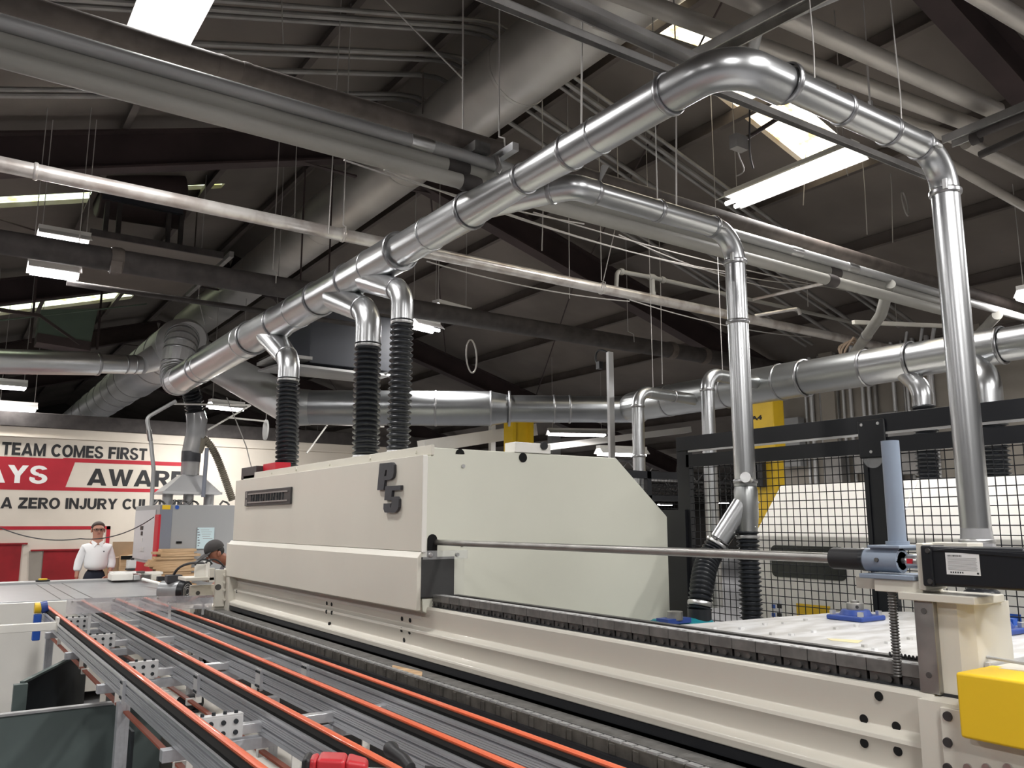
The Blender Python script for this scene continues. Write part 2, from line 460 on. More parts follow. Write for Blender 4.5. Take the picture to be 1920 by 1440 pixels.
# partition wall with the painted safety sign
WY = 16.0
WTOP = 3.36
wb = MB(); wb.box((-16, WY, 0), (9.3, WY + .2, WTOP))
wall_back = struct(wb, 'wall_back', 'wall_paint')
MB().box((-16, WY - .035, WTOP - .03), (9.3, WY + .23, WTOP + .22)).build('header_beam', 'pipe_black', wall_back, bevel=.01)
MB().box((-6, WY - .03, WTOP - .20), (9.3, WY, WTOP - .17)).build('cable_conduit', 'wall_paint', wall_back)
def wpt(px, py): return AY(px, py, WY)
UX, UZ = Vector((1, 0, 0)), Vector((0, 0, 1))
def glyphs():
    """heavy sign painter's capitals: polygons in a cell one unit high; (width, [polygons])"""
    T, H = .29, .22
    def rc(x0, y0, x1, y1): return [(x0, y0), (x1, y0), (x1, y1), (x0, y1)]
    def arc(cx, cy, rx, ry, tx, ty, a0, a1, n=14):
        o = []
        for i in range(n):
            q = [math.radians(a0 + (a1 - a0) * k / n) for k in (i, i + 1)]
            o.append([(cx + rx * math.cos(q[0]), cy + ry * math.sin(q[0])), (cx + rx * math.cos(q[1]), cy + ry * math.sin(q[1])),
                      (cx + (rx - tx) * math.cos(q[1]), cy + (ry - ty) * math.sin(q[1])), (cx + (rx - tx) * math.cos(q[0]), cy + (ry - ty) * math.sin(q[0]))])
        return o
    g = {}
    g['I'] = (.26, [rc(0, 0, .26, 1)])
    g['L'] = (.72, [rc(0, 0, T, 1), rc(T, 0, .72, H)])
    g['T'] = (.80, [rc(0, 1 - H, .80, 1), rc(.275, 0, .525, 1 - H)])
    g['E'] = (.76, [rc(0, 0, T, 1), rc(T, 0, .76, H), rc(T, .41, .70, .60), rc(T, 1 - H, .75, 1)])
    g['F'] = (.73, [rc(0, 0, T, 1), rc(T, .40, .66, .60), rc(T, 1 - H, .73, 1)])
    g['Z'] = (.80, [rc(0, 0, .80, H), rc(.02, 1 - H, .78, 1), [(0, H), (.33, H), (.78, 1 - H), (.46, 1 - H)]])
    g['N'] = (.88, [rc(0, 0, .24, 1), rc(.64, 0, .88, 1), [(.24, 1), (.24, .62), (.64, 0), (.64, .38)]])
    g['M'] = (1.06, [rc(0, 0, .23, 1), rc(.83, 0, 1.06, 1), [(.23, 1), (.23, .60), (.43, 0), (.53, 0), (.53, .35)], [(.83, 1), (.53, .35), (.53, 0), (.63, 0), (.83, .60)]])
    g['A'] = (1.0, [[(0, 0), (.26, 0), (.50, .72), (.38, 1)], [(1, 0), (.74, 0), (.50, .72), (.62, 1)], [(.38, 1), (.50, .72), (.62, 1)], rc(.30, .16, .70, .36)])
    g['Y'] = (.94, [[(0, 1), (.28, 1), (.47, .66), (.345, .42)], [(.94, 1), (.66, 1), (.47, .66), (.595, .42)], [(.345, .42), (.595, .42), (.47, .66)], rc(.345, 0, .595, .42)])
    g['W'] = (1.30, [[(0, 1), (.25, 1), (.40, .34), (.28, 0)], [(.28, 0), (.40, 0), (.40, .34)], [(.40, 0), (.50, 0), (.65, .62), (.55, 1), (.40, .34)], [(1.30, 1), (1.05, 1), (.90, .34), (1.02, 0)], [(1.02, 0), (.90, 0), (.90, .34)], [(.90, 0), (.80, 0), (.65, .62), (.75, 1), (.90, .34)], [(.55, 1), (.65, .62), (.75, 1)]])
    g['O'] = (.98, arc(.49, .5, .49, .52, .25, .21, 0, 360, 26))
    g['C'] = (.92, arc(.49, .5, .49, .52, .25, .21, 38, 322, 22))
    g['U'] = (.86, [rc(0, .38, .25, 1), rc(.61, .38, .86, 1)] + arc(.43, .39, .43, .41, .25, .21, 180, 360))
    g['J'] = (.66, [rc(.41, .34, .66, 1)] + arc(.33, .35, .33, .37, .25, .20, 190, 360))
    g['S'] = (.84, arc(.42, .725, .40, .295, .24, .185, 20, 270) + arc(.42, .275, .42, .295, .25, .185, -200, 90))
    g['R'] = (.90, [rc(0, 0, T, 1), rc(T, 1 - .19, .52, 1), rc(T, .40, .52, .58)] + arc(.52, .70, .34, .30, .24, .19, -90, 90) + [[(.34, .42), (.62, .42), (.92, 0), (.62, 0)]])
    return g
GL = glyphs()
def wall_text(body, xl, xr, yt, yb, m, bold=0, name='lettering'):
    """painted line between photo columns xl and xr; height taken at the right end"""
    R_, L_ = wpt(xr, yb), wpt(xl, yb); h = wpt(xr, yt).z - R_.z
    adv = [(.42 if c == ' ' else GL[c][0]) + (.06 if c != ' ' else 0) for c in body]; k = (R_.x - L_.x) / (sum(adv) - .06)
    x = L_.x; mb = MB()
    for c, a in zip(body, adv):
        if c != ' ':
            for q_, poly in enumerate(GL[c][1]): mb.prism([(x + p[0] * k, WY - .0006, R_.z + p[1] * h) for p in poly], (0, -.0024 - .00012 * (q_ % 5), 0))
        x += a * k
    return mb.build(name, m, wall_back, ang=1)
zt = wpt(143, 861).z; zb = wpt(120, 920).z
xa, xb = wpt(143, 861).x, wpt(120, 920).x
mb = MB().prism([(-3.2, WY - .0005, zb), (xb, WY - .0005, zb), (xa, WY - .0005, zt), (-3.2, WY - .0005, zt)], (0, -.0010, 0))
mb.build('red_band', 'red_wall', wall_back)
xe = wpt(352, 871).x; th = .055
mb = MB().box((xa - .2, WY - .0018, zt - th), (xe, WY - .0006, zt + .015)); mb.build('red_rule', 'red_wall', wall_back)
xe2 = wpt(362, 928).x; pts = [(xb - .2, zb), (xe2, zb)]
arc = [(xe2 + .13 * math.sin(a), zb + .13 - .13 * math.cos(a)) for a in [i * pi / 16 for i in range(9)]]
arc2 = [(xe2 + .07 * math.sin(a), zb + .13 - .07 * math.cos(a)) for a in [i * pi / 16 for i in range(8, -1, -1)]]
poly = [(xb - .2, zb)] + arc + arc2 + [(xb - .2, zb + .06)]
MB().prism([(p[0], WY - .0006, p[1]) for p in poly], (0, -.0013, 0)).build('red_rule', 'red_wall', wall_back)
wall_text('TEAM COMES FIRST', 1, 275, 841, 863, 'sign_black')
wall_text('ALWAYS', -180, 88, 874, 907, 'white', .07)
wall_text('AWARE', 162, 345, 884, 914, 'sign_black', .08)
wall_text('A ZERO INJURY CULTURE', 0, 345, 937, 956, 'sign_black')
# red frame line and the red loading doors
z0 = wpt(0, 991).z; xr_ = wpt(207, 991).x
MB().box((-3, WY - .008, z0 - .02), (xr_, WY - .003, z0 + .035)).build('red_rule', 'red_wall', wall_back)
MB().box((xr_ - .06, WY - .008, z0 - .6), (xr_, WY - .003, z0 + .035)).build('red_rule', 'red_wall', wall_back)
for i, (xa_, xb_, rev) in enumerate(((-40, 40, 0), (82, 151, .16))):
    a, b = wpt(xa_, 1030).x, wpt(xb_, 1030).x; top = wpt(xa_ if xa_ > 0 else 20, 1033 if xa_ > 0 else 1021).z
    d = struct(MB().box((a, WY - .03, 0), (b, WY - .005, top)), 'door_%d' % (i + 1), 'red_door')
    MB().box((a - .03 - rev, WY - .05, top), (b + .08, WY - .002, top + .025)).build('lintel', 'red_door', d)
    if rev: MB().prism([(a - .02, WY - .03, 0), (a - .02, WY - .03, top), (a - rev - .05, WY - .003, top), (a - rev + .03, WY - .003, 0)], (0, -.01, 0)).build('jamb', 'wall_dim', d)
# long wall on the right beyond the second machine, far ends of the hall
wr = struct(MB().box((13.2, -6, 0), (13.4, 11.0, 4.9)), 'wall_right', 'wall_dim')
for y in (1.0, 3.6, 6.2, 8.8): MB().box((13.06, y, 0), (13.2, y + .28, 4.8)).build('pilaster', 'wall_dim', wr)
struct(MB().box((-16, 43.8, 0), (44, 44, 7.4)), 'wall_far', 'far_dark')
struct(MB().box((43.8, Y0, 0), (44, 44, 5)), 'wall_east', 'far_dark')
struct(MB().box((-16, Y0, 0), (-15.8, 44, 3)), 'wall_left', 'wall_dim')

# ================================================================ LIGHTS OF THE HALL
def fixture(center, label, ax=(0, 1, 0), L=1.22, w=.30, group=None, watts=None, top=None, chain=True):
    c = Vector(center); ax = Vector(ax).normalized(); sd = ax.cross(UZ)
    f = thing('ceiling_light', label, 'light', c, group)
    mb = MB()
    for s in (-1, 1):   # folded white reflector
        a = [c + sd * (s * .06) + UZ * .05, c + sd * (s * w / 2) - UZ * .03, c + sd * (s * w / 2) - UZ * .022, c + sd * (s * .06) + UZ * .06]
        mb.prism([p - ax * L / 2 for p in a], ax * L)
    mb.bar(c - ax * L / 2 + UZ * .075, c + ax * L / 2 + UZ * .075, .13, .05)
    mb.build('reflector', 'lamp_housing', f)
    for s in (-1, 1):
        MB().cyl(c - ax * (L / 2 - .03) + sd * s * .07 - UZ * .042, c + ax * (L / 2 - .03) + sd * s * .07 - UZ * .042, .022, seg=10).build('fluorescent_tube', 'tube', f)
        e = c + ax * (s * L * .42) + UZ * .1
        zt_ = min(roof_z(e.x) - .1, e.z + 1.9) if top is None else top
        if chain: MB().cyl(e, (e.x, e.y, zt_), .005, seg=6).build('hanger_wire', 'wire', f)
    ld = bpy.data.lights.new('lamp', 'AREA'); ld.shape = 'RECTANGLE'; ld.size = w; ld.size_y = L
    ld.energy = watts if watts else LAMP_W; ld.color = (1.0, 0.98, 0.95)
    lo = bpy.data.objects.new('lamp', ld); COL.objects.link(lo)
    lo.parent = f; lo.location = (0, 0, -.075); lo.rotation_euler = (0, 0, math.atan2(-ax.x, ax.y))
    return f
A = AZ(318, 18, 5.15); fixture(A, 'blazing fluorescent light cut by the top edge, above the pipe bundle', L=1.45, w=.42)
B = lerp(AZ(1345, 372, 5.1), AZ(1625, 292, 5.1), .5)
fixture(B, 'big fluorescent strip light glowing under the stained skylight', L=1.5, w=.40)
fixture(AZ(848, 584, 4.55), 'small lit strip light above the long black sprinkler main', ax=(1, .25, 0), L=.62)
fixture(AZ(796, 611, 4.5), 'small lit strip light below the black sprinkler main, beside the tallest hose', ax=(1, .25, 0), L=.5)
fixture(AZ(120, 448, 4.75), 'lit strip light hung just above the rusty sprinkler main at left', ax=(1, 0, 0), L=.5, w=.4)
fixture(AZ(102, 507, 4.3), 'lit strip light just below the rusty sprinkler main at left', ax=(1, 0, 0), L=.48, watts=25)
fixture(AZ(32, 764, 3.75), 'white glowing square light at far left, below the horizontal duct', ax=(1, 0, 0), L=.62, w=.36)
fixture(AZ(12, 722, 4.0), 'half seen lit strip light at left edge directly under the horizontal duct', ax=(1, 0, 0), L=.6)
fixture(AZ(425, 762, 3.75), 'lit strip light hanging between the duct elbow and the first hose', ax=(1, .2, 0), L=.62)
fixture(AY(1082, 812, 14), 'wide glowing light between the cross duct and the box on the hood roof', ax=(1, -.5, 0), L=1.3, w=.5, watts=60)
fixture(AZ(1166, 848, 2.9), 'thin lit tube light far behind the sloping end of the hood', ax=(1, -.2, 0), L=.9, chain=False)
fixture(AZ(1935, 556, 4.3), 'small lit strip light at the right edge beyond the pale elbow pipe', ax=(1, 0, 0), L=.45, w=.2, watts=60)
fixture(AZ(1247, 946, 2.9), 'distant lit strip light low beside the sloping hood end', ax=(1, 0, 0), L=1.2, chain=False)
fixture(AZ(1352, 942, 2.9), 'distant lit strip light seen through the mesh left of the middle drop duct', ax=(1, 0, 0), L=1.2, chain=False)
fixture(AZ(1312, 861, 3.6), 'tiny distant light behind the fence corner post', ax=(1, 0, 0), L=.6)
for (x, y, z) in ((16, 21, 3.4), (24, 30, 3.5), (9.5, 25, 4.2), (1.0, 27, 4.5)):  # fixtures added at made-up spots to brighten the dark far area
    fixture((x, y, z), 'fluorescent strip light added to brighten the far hall', group='strip lights added far back in the hall', watts=160)
for j, y in enumerate((19.0, 22.5, 26.0, 29.5, 33.0, 36.5)):      # open web joists of the low rear bay
    mb = MB(); z1 = 3.62; z0 = 3.05
    mb.bar((9, y, z1), (40, y, z1), .08, .06); mb.bar((9, y, z0), (40, y, z0), .07, .05)
    for k in range(52):
        xa_ = 9 + k * .6; mb.bar((xa_, y, z0 if k % 2 else z1), (xa_ + .6, y, z1 if k % 2 else z0), .03, .03)
    mb.build('joist', 'strut', ceiling)
for (x, y, z) in ((-3.6, 4.9, 4.75), (-3.6, 1.2, 4.75), (.9, -.6, 4.75), (6.0, -.4, 4.75), (-3.6, 9.2, 4.75), (9.6, .6, 4.7), (3.4, .3, 4.6), (3.4, -2.2, 4.6), (-.6, -2.6, 4.6), (-1.2, 13.2, 4.4)):  # unseen fixtures added out of view, some only to brighten the hood end
    fixture((x, y, z), 'unseen fluorescent strip light added to brighten the hall', group='unseen strip lights added out of view')
# ================================================================ DUCTWORK
DX, DZ = 2.7, 3.77
def yof(px, py): return AX(px, py, DX).y
main = thing('main_duct', 'long shiny galvanized duct stepping wider towards the back above the hoses', 'duct', (DX, 6, DZ))
secs = [(2.62, 3.36, .099, .099), (3.36, 3.80, .099, .088), (3.80, 4.42, .092, .116), (4.42, 5.42, .118, .122), (5.42, 6.35, .146, .146), (6.35, 7.05, .148, .152),
        (7.05, 8.15, .160, .162), (8.15, 9.0, .168, .178), (9.0, 11.25, .190, .192), (11.25, 12.15, .196, .196)]
for ya, yb, ra, rb in secs:
    MB().tube([(DX, ya, DZ), (DX, yb, DZ)], [ra, rb], 36).build('duct_section', 'galvanized', main)
for ya, yb, ra, rb in secs[1:]:
    ring(main, (DX, ya, DZ), (0, 1, 0), max(ra, rb if ya == 4.42 else ra), .03, .009)
for y, r in ((3.12, .099), (4.95, .121), (5.9, .146), (7.6, .161), (9.25, .190), (11.0, .192)):
    ring(main, (DX, y, DZ), (0, 1, 0), r, .018, .006, 'galvanized', 'seam_ring')
# elbow that turns the near end into the first cross run, and the run with its long drop to the floor
RX, RY = 4.44, 2.22
el = fillet([(DX, 2.62, DZ), (DX, 2.24, DZ), (3.08, 2.24, DZ)], .30, 10)
MB().tube(el, [.094] * len(el), 32).build('elbow', 'galvanized', main)
ring(main, (DX, 2.60, DZ), (0, 1, 0), .099, .03, .009)
run1 = thing('drop_duct', 'galvanized duct crossing at upper right and dropping straight down beside the motor', 'duct', (RX, RY, 1.3))
def drop(t, x0, X, Y, zt, zb, r, rings, vr):
    a = fillet([(x0, Y, zt), (X, Y, zt), (X, Y, zb)], .22, 10)
    k = [i for i, p in enumerate(a) if abs(p.x - X) < 1e-4][0]
    MB().tube(a[:2], r, 32).build('duct_section', 'galvanized', t)
    MB().tube(a[1:k + 1], r * 1.01, 32).build('elbow', 'galvanized', t)
    MB().tube(a[k:], r, 32).build('duct_section', 'galvanized', t)
    for x in rings: ring(t, (x, Y, zt), (1, 0, 0), r, .03, .009)
    ring(t, a[1], (1, 0, 0), r, .03, .009); ring(t, a[k], (0, 0, 1), r, .034, .012)
    for z in vr: ring(t, (X, Y, z), (0, 0, 1), r, .03, .010)
    for p, dd in ((a[1], Vector((1, 0, 0))), (a[k], Vector((0, 0, 1)))):     # over-centre clamp latches
        q = p + (Vector((0, -1, -.3)) if dd.x else Vector((-.9, -.5, 0))).normalized() * (r + .015)
        MB().bar(q - dd * .01, q + dd * .05, .025, .02).build('clamp_latch', 'zinc', t, bevel=.004)
    return a
drop(run1, 3.06, RX, RY, DZ, 1.72, .073, (3.10, 3.52, 3.92), ())
ring(run1, (3.08, RY, DZ), (1, 0, 0), .090, .03, .009)
MB().tube([(RX, RY, 1.72), (RX, RY, 1.66), (RX, RY, 1.63), (RX, RY, 1.48), (RX, RY, 1.46)], [.073, .078, .085, .085, .076], 24).build('clear_sleeve', 'clear_duct', run1)
for z in (1.655, 1.47): ring(run1, (RX, RY, z), (0, 0, 1), .080, .02, .006, 'zinc')
hose(run1, [(RX, RY, 1.46), (RX, RY, 1.262)], .075, .035)
for x in (3.3, 4.05): MB().tube([(x, RY, DZ + .07), (x + .01, RY, DZ + .25), (x, RY + .02, 5.4)], .004, 6).build('hanger_wire', 'wire', run1)
MX0 = 4.46
# first wye with the second run
run2 = thing('drop_duct', 'galvanized duct branching off the middle of the main duct and dropping beside the hood', 'duct', (4.5, 3.72, 1.5))
w = fillet([(DX + .03, 4.30, DZ - .0), (DX + .24, 3.85, DZ), (DX + .32, 3.72, DZ), (3.16, 3.72, DZ)], [0, 0, .10, 0], 8)
MB().tube([w[0], w[1]], [.085, .078], 28).build('wye_branch', 'galvanized', run2)
MB().tube(w[1:], .079, 28).build('elbow', 'galvanized', run2)
ring(run2, w[1], w[2] - w[1], .079, .03, .010); 
drop(run2, 3.14, MX0, 3.72, DZ, 2.02, .071, (3.18, 3.72), (3.12, 2.02))
MB().prism([(3.19 + .0, 3.72 - .05, DZ + .06), (3.25, 3.72 - .06, DZ + .17), (3.215, 3.72 - .04, DZ + .18)], (.01, .03, 0)).build('clamp_latch', 'zinc', run2)
MB().cyl((MX0 - .07, 3.64, 2.03), (MX0 - .14, 3.60, 2.04), .035, seg=14).build('blast_gate_knob', 'zinc', run2)
MB().tube([(MX0, 3.72, 2.02), (MX0, 3.72, 1.99), (MX0, 3.72, 1.985), (MX0, 3.72, 1.96), (MX0, 3.72, 1.80), (MX0, 3.72, 1.69)], [.075, .075, .071, .078, .078, .066], 28).build('reducer', 'galvanized_dull', run2)
b0, b1 = Vector((MX0, 3.72, 1.90)), AX(1350, 1012, 4.32)
MB().tube([b0, b1], [.070, .066], 28).build('wye_branch', 'galvanized', run2)
for i in range(5): MB().sphere(lerp((MX0 + .05, 3.66, 1.88), (MX0, 3.655, 1.72), i / 4), .008, 8, 6).build('rivet', 'zinc', run2)
MB().tube([(3.72, 3.72, DZ + .08), (3.73, 3.72, 6.2)], .004, 6).build('hanger_wire', 'wire', run2)
# the two black hoses below it
hz = thing('flexible_hose', 'black ribbed hose bending left down to the teal motor', 'hose', (b1.x, b1.y, 1.2))
e = AX(1312, 1160, 4.05); e.z = 1.20
hp = bez(b1 + (b1 - b0).normalized() * .02, b1 + (b1 - b0).normalized() * .2, e + Vector((.05, 0, .25)), e, 18)
hose(hz, hp, .070, .028)
ring(hz, b1 + (b1 - b0).normalized() * .03, b1 - b0, .072, .022, .008, 'zinc'); ring(hz, hp[-2], hp[-1] - hp[-2], .072, .03, .008, 'zinc')
hz2 = thing('flexible_hose', 'black ribbed hose hanging straight below the wye, against the fence post', 'hose', (MX0, 3.72, .9))
hose(hz2, [(MX0, 3.72, 1.70), (MX0, 3.72, .95)], .068, .028)
ring(hz2, (MX0, 3.72, 1.655), (0, 0, 1), .070, .022, .008, 'zinc')
# takeoffs and flexible hoses over the hood
HZ = 2.19
def takeoff(pd, pe, ph, rh, r, lab, base):
    """pd: where it leaves the duct, pe: elbow top, ph: photo point of the hose top"""
    yh = AX(*ph, DX).y; zh = AX(*ph, DX).z; yd = AX(*pd, DX).y
    zt = AX(*pe, DX).z
    P = [(DX, yd, DZ - .08), (DX, yh + .0, zt - .01), (DX, yh, zh - .03)]
    q = fillet(P, .20, 9)
    t = MB().tube(q[1:], r, 28).build('takeoff_elbow', 'galvanized', main); MB().tube(q[:2], [r * 1.35, r * 1.02], 28).build('wye_branch', 'galvanized', t)
    ring(t, q[1], q[1] - q[0], r, .02, .008)
    h = thing('flexible_hose', lab[1], 'hose', (DX, yh, HZ))
    hose(h, bez((DX, yh, zh), (DX, yh, zh - .4), (base.x, base.y, HZ + .3), (base.x, base.y, HZ + .02), 20), rh, .042)
    ring(h, (DX, yh, zh - .035), (0, 0, 1), rh, .03, .006, 'zinc'); ring(h, (base.x, base.y, HZ + .045), (0, 0, 1), rh, .04, .006, 'zinc', 'hose_clamp')
    MB().cyl((base.x, base.y, HZ - .03), (base.x, base.y, HZ + .06), rh * .93, seg=24).build('collar', 'zinc', h)
    return h
takeoff((505, 645), (545, 672), (541, 706), .098, .103, ('short shiny takeoff elbow farthest left under the main duct', 'shortest black ribbed hose, farthest left on the hood roof'), AX(538, 874, 2.67))
takeoff((632, 578), (682, 588), (690, 640), .096, .101, ('shiny takeoff elbow over the middle hose', 'middle black ribbed hose on the hood roof, nearest the red lamp side of the letters'.replace(', nearest the red lamp side of the letters', ' between two others')), AX(686, 850, 2.67))
takeoff((690, 540), (748, 548), (754, 596), .078, .082, ('shiny takeoff elbow farthest right under the main duct', 'slimmest black ribbed hose, farthest right on the hood roof'), AX(747, 838, 2.67))
# far end of the main duct: gored elbow climbing into the big collecting duct
up = AX(350, 650, 2.86); UY = up.y
ge = thing('gored_elbow', 'segmented elbow duct joining the far end of the main duct to the collecting duct', 'duct', (DX, 12.15, DZ))
q = fillet([(DX, 12.15, DZ), (DX, 12.75, DZ), (2.80, 12.85, 4.50), (2.9, 13.3, 4.52)], [0, .35, .30, 0], 5)
MB().tube(q, [.20 + .05 * i / (len(q) - 1) for i in range(len(q))], 24).build('elbow', 'galvanized_far', ge, ang=10)
for i in range(1, len(q) - 1): ring(ge, q[i], q[i + 1] - q[i - 1], .20 + .05 * i / (len(q) - 1), .03, .010)
cd_ = thing('collecting_duct', 'wide banded duct running back over the safety sign from the segmented elbow', 'duct', (2.95, 18, 4.5))
cy = [13.5, 14.4, 15.3, 17.2, 18.2, 20.0, 21.0, 23.5, 27.0]
for a, b in zip(cy[:-1], cy[1:]): MB().tube([(2.95, a, 4.54), (2.95, b, 4.54)], .40 if a < 17 else .37, 32).build('duct_section', 'galvanized_far', cd_)
MB().tube([(2.95, 13.5, 4.54), (2.94, 13.25, 4.54), (2.93, 13.0, 4.53)], [.40, .35, .26], 32).build('reducer', 'galvanized_far', cd_)
for y in cy[1:-1]: ring(cd_, (2.95, y, 4.54), (0, 1, 0), .40 if y < 17.3 else .37, .05, .012)
for y in (16.2, 19.0, 22.2): ring(cd_, (2.95, y, 4.54), (0, 1, 0), .38, .03, .010)
ld = thing('branch_duct', 'horizontal galvanized duct entering the left edge and meeting the collecting duct', 'duct', (0, 14, 4.1))
a, b = AY(262, 684, 13.6), AY(-60, 676, 13.0)
MB().tube([a, lerp(a, b, .28)], .145, 24).build('duct_section', 'galvanized', ld); MB().tube([lerp(a, b, .28), b], .175, 24).build('duct_section', 'galvanized', ld)
ring(ld, lerp(a, b, .28), a - b, .175, .04, .008); ring(ld, lerp(a, b, .1), a - b, .145, .03, .010); ring(ld, lerp(a, b, .04), a - b, .145, .03, .010)
MB().tube([a, lerp(a, (2.9, 14.1, 4.5), .8)], [.15, .24], 24).build('duct_collar', 'galvanized_far', ld)
# huge dusty duct under the roof
bigd = thing('big_duct', 'huge dusty grey duct rising diagonally under the roof ridge', 'duct', (4.62, 10, 6.45))
ys = [.2, 3.4, 6.6, 9.2, 12.0, 15.0, 18.0, 20.6]
for a, b in zip(ys[:-1], ys[1:]): MB().tube([(4.62, a, 6.45), (4.62, b, 6.45)], .385, 36).build('duct_section', 'duct_dusty', bigd)
for y in ys[1:-1]: ring(bigd, (4.62, y, 6.45), (0, 1, 0), .385, .05, .008, 'duct_dusty', 'seam_ring')
MB().tube([(4.62, 20.6, 6.45), (4.62, 20.85, 6.42), (4.62, 21.0, 6.36)], [.385, .33, .12], 30).build('end_cap', 'duct_dusty', bigd)
for y in (5.2, 8.0, 13.2):
    for s in (-1, 1): MB().cyl((4.62 + s * .39, y, 6.45), (4.62 + s * .39, y, 6.98), .008, seg=6).build('hanger_rod', 'purlin', bigd)
# cross duct behind the hoses and the right-hand duct that runs towards the camera
CZ = 3.27; QX = 7.6
c0, c1 = AZ(575, 764, CZ), AZ(1190, 768, CZ)
xd = thing('cross_duct', 'long horizontal duct passing behind the three black hoses', 'duct', (5.5, 10, CZ))
f_ = lambda px, py=766: AZ(px, py, CZ)
cuts = [560, 905, 940, 1025, 1055, 1180]; rad = [.235, .235, .185, .185, .18]
P = [lerp(c0, c1, (x - 560) / 620.0) for x in cuts]
for i in range(5): MB().tube([P[i], P[i + 1]], [rad[i], rad[min(i + 1, 4)] if i == 1 else rad[i]], 32).build('duct_section', 'galvanized_dark', xd)
for i in range(1, 5): ring(xd, P[i], P[1] - P[0], rad[i - 1], .03, .010)
for t_ in (.25, .40): ring(xd, lerp(P[0], P[1], t_ + .3), P[1] - P[0], .235, .03, .010)
j = AZ(400, 668, 4.4)
j = Vector((3.15, 13.6, 4.45)); k = P[0] - (P[1] - P[0]).normalized() * .1
MB().tube([P[0] + (P[1] - P[0]).normalized() * .05, k, k + Vector((-.12, .12, .05))], [.24, .25, .25], 28).build('duct_collar', 'galvanized_dull', xd)
MB().tube([k + Vector((-.05, .05, 0)), j], .255, 28).build('diagonal_leg', 'galvanized_far', xd)
rd = thing('overhead_duct', 'galvanized duct at right running over the wire fence and behind the tall drop duct', 'duct', (QX, 5, CZ))
ry = [AX(1205, 770, QX).y, AX(1255, 760, QX).y, AX(1365, 738, QX).y, AX(1465, 717, QX).y, AX(1510, 708, QX).y, AX(1625, 692, QX).y, AX(1710, 678, QX).y, AX(1880, 652, QX).y, 1.2]
rr = [.20, .20, .20, .20, .185, .18, .165, .15]
for i in range(8): MB().tube([(QX, ry[i], CZ + .02), (QX, ry[i + 1], CZ + .02)], [rr[i], rr[i]], 32).build('duct_section', 'galvanized_dull' if i < 5 else 'galvanized', rd)
for i in range(1, 8): ring(rd, (QX, ry[i], CZ + .02), (0, 1, 0), rr[i - 1], .03, .010)
q = fillet([(QX, ry[0], CZ + .02), (QX, ry[0] + .25, CZ + .02), (P[5].x + .1, P[5].y + .03, CZ)], .2, 6)
MB().tube(q, .195, 28).build('elbow', 'galvanized_dull', rd, ang=12)
for n_, (pd, pe, xh) in enumerate((((1690, 700), (1728, 735), 7.55), ((1790, 690), (1850, 715), 7.3))):
    yh = AX(*pe, xh).y; zh = AX(pe[0], 762, xh).z
    yd = AX(*pd, xh).y
    q = fillet([(QX, yd, CZ - .05), (xh, yh, AX(*pe, xh).z + .02), (xh, yh, zh)], .2, 8)
    t = MB().tube(q[1:], [.09 if n_ == 0 else .115] * (len(q) - 1), 24).build('takeoff_elbow', 'galvanized', rd); MB().tube(q[:2], [.11, .085], 24).build('wye_branch', 'galvanized', t)
    h = thing('flexible_hose', ('black ribbed hose behind the fence, left of the tall drop duct', 'black ribbed hose behind the fence, right of the tall drop duct')[n_], 'hose', (xh, yh, 2.2))
    hose(h, [(xh, yh, zh + .01), (xh, yh - .01, 2.6), (xh, yh, 2.1)], .10 if n_ == 0 else .11, .036)
for n_, (px, py, X) in enumerate(((1195, 733, 6.5), (1325, 700, 6.6))):
    p = AX(px, py, X)
    t = thing('riser_duct', ('slim galvanized riser rising just right of the sloping hood end', 'slim galvanized riser behind the fence corner')[n_], 'duct', (X, p.y, 0))
    r = .070
    q = fillet([(X, p.y, .9), (X, p.y, p.z), (QX - .10, p.y + .02, p.z - .02)], .17, 8)
    MB().tube(q[:2], r, 24).build('duct_section', 'galvanized', t); MB().tube(q[1:-1], r * 1.02, 24).build('elbow', 'galvanized', t); MB().tube(q[-2:], r, 24).build('duct_section', 'galvanized_dull', t)
    for z in (p.z - .18, p.z - .75): ring(t, (X, p.y, z), (0, 0, 1), r, .03, .01)
    ring(t, lerp(q[-2], q[-1], .5), (1, 0, 0), r, .03, .01)
    MB().cyl((X + .25, p.y, p.z), (X + .25, p.y, roof_z(X + .25)), .004, seg=6).build('hanger_wire', 'wire', t)
# ================================================================ THE CREAM MACHINE (hood and long beam)
HXF, HY0, HY1 = 2.30, 4.27, 7.93
hood = thing('planer_hood', 'large cream sheet metal machine hood marked P5', 'machine', (3.2, 6.1, 0))
prof = [(HXF, 1.57), (HXF, 2.135), (2.36, 2.135), (2.36, 2.185), (3.80, 2.185), (4.27, 1.79), (4.27, .35), (HXF + .35, .35), (HXF + .35, 1.10), (HXF + .02, 1.25)]
MB().prism([(x, HY0, z) for x, z in prof], (0, HY1 - HY0, 0)).build('body', 'cream_side', hood, bevel=.006)
# proud lower front panel with bevelled shoulder
MB().prism([(HXF - .03, HY0 - .02, 1.26), (HXF - .03, HY0 - .02, 1.55), (HXF - .004, HY0 - .02, 1.585), (HXF - .004, HY0 - .02, 1.26)], (0, HY1 + .08 - HY0, 0)).build('apron_panel', 'cream', hood, bevel=.003)
MB().box((HXF - .006, HY0 - .015, 1.585), (HXF + .001, HY1, 2.137)).build('face_panel', 'cream', hood, bevel=.003)
MB().box((HXF - .004, HY0 - .018, 1.58), (HXF + .03, HY0, 2.137)).build('corner_flange', 'cream_white', hood, bevel=.006)
MB().box((2.355, HY0 - .012, 2.14), (2.375, HY1 - .35, 2.20)).build('roof_lip', 'cream', hood, bevel=.003)
for y in (4.45, 5.1, 5.8, 6.5, 7.1): bolt(hood, (2.354, y, 2.172), (-1, 0, 0), .012, .006, 'cream', 'button_bolt')
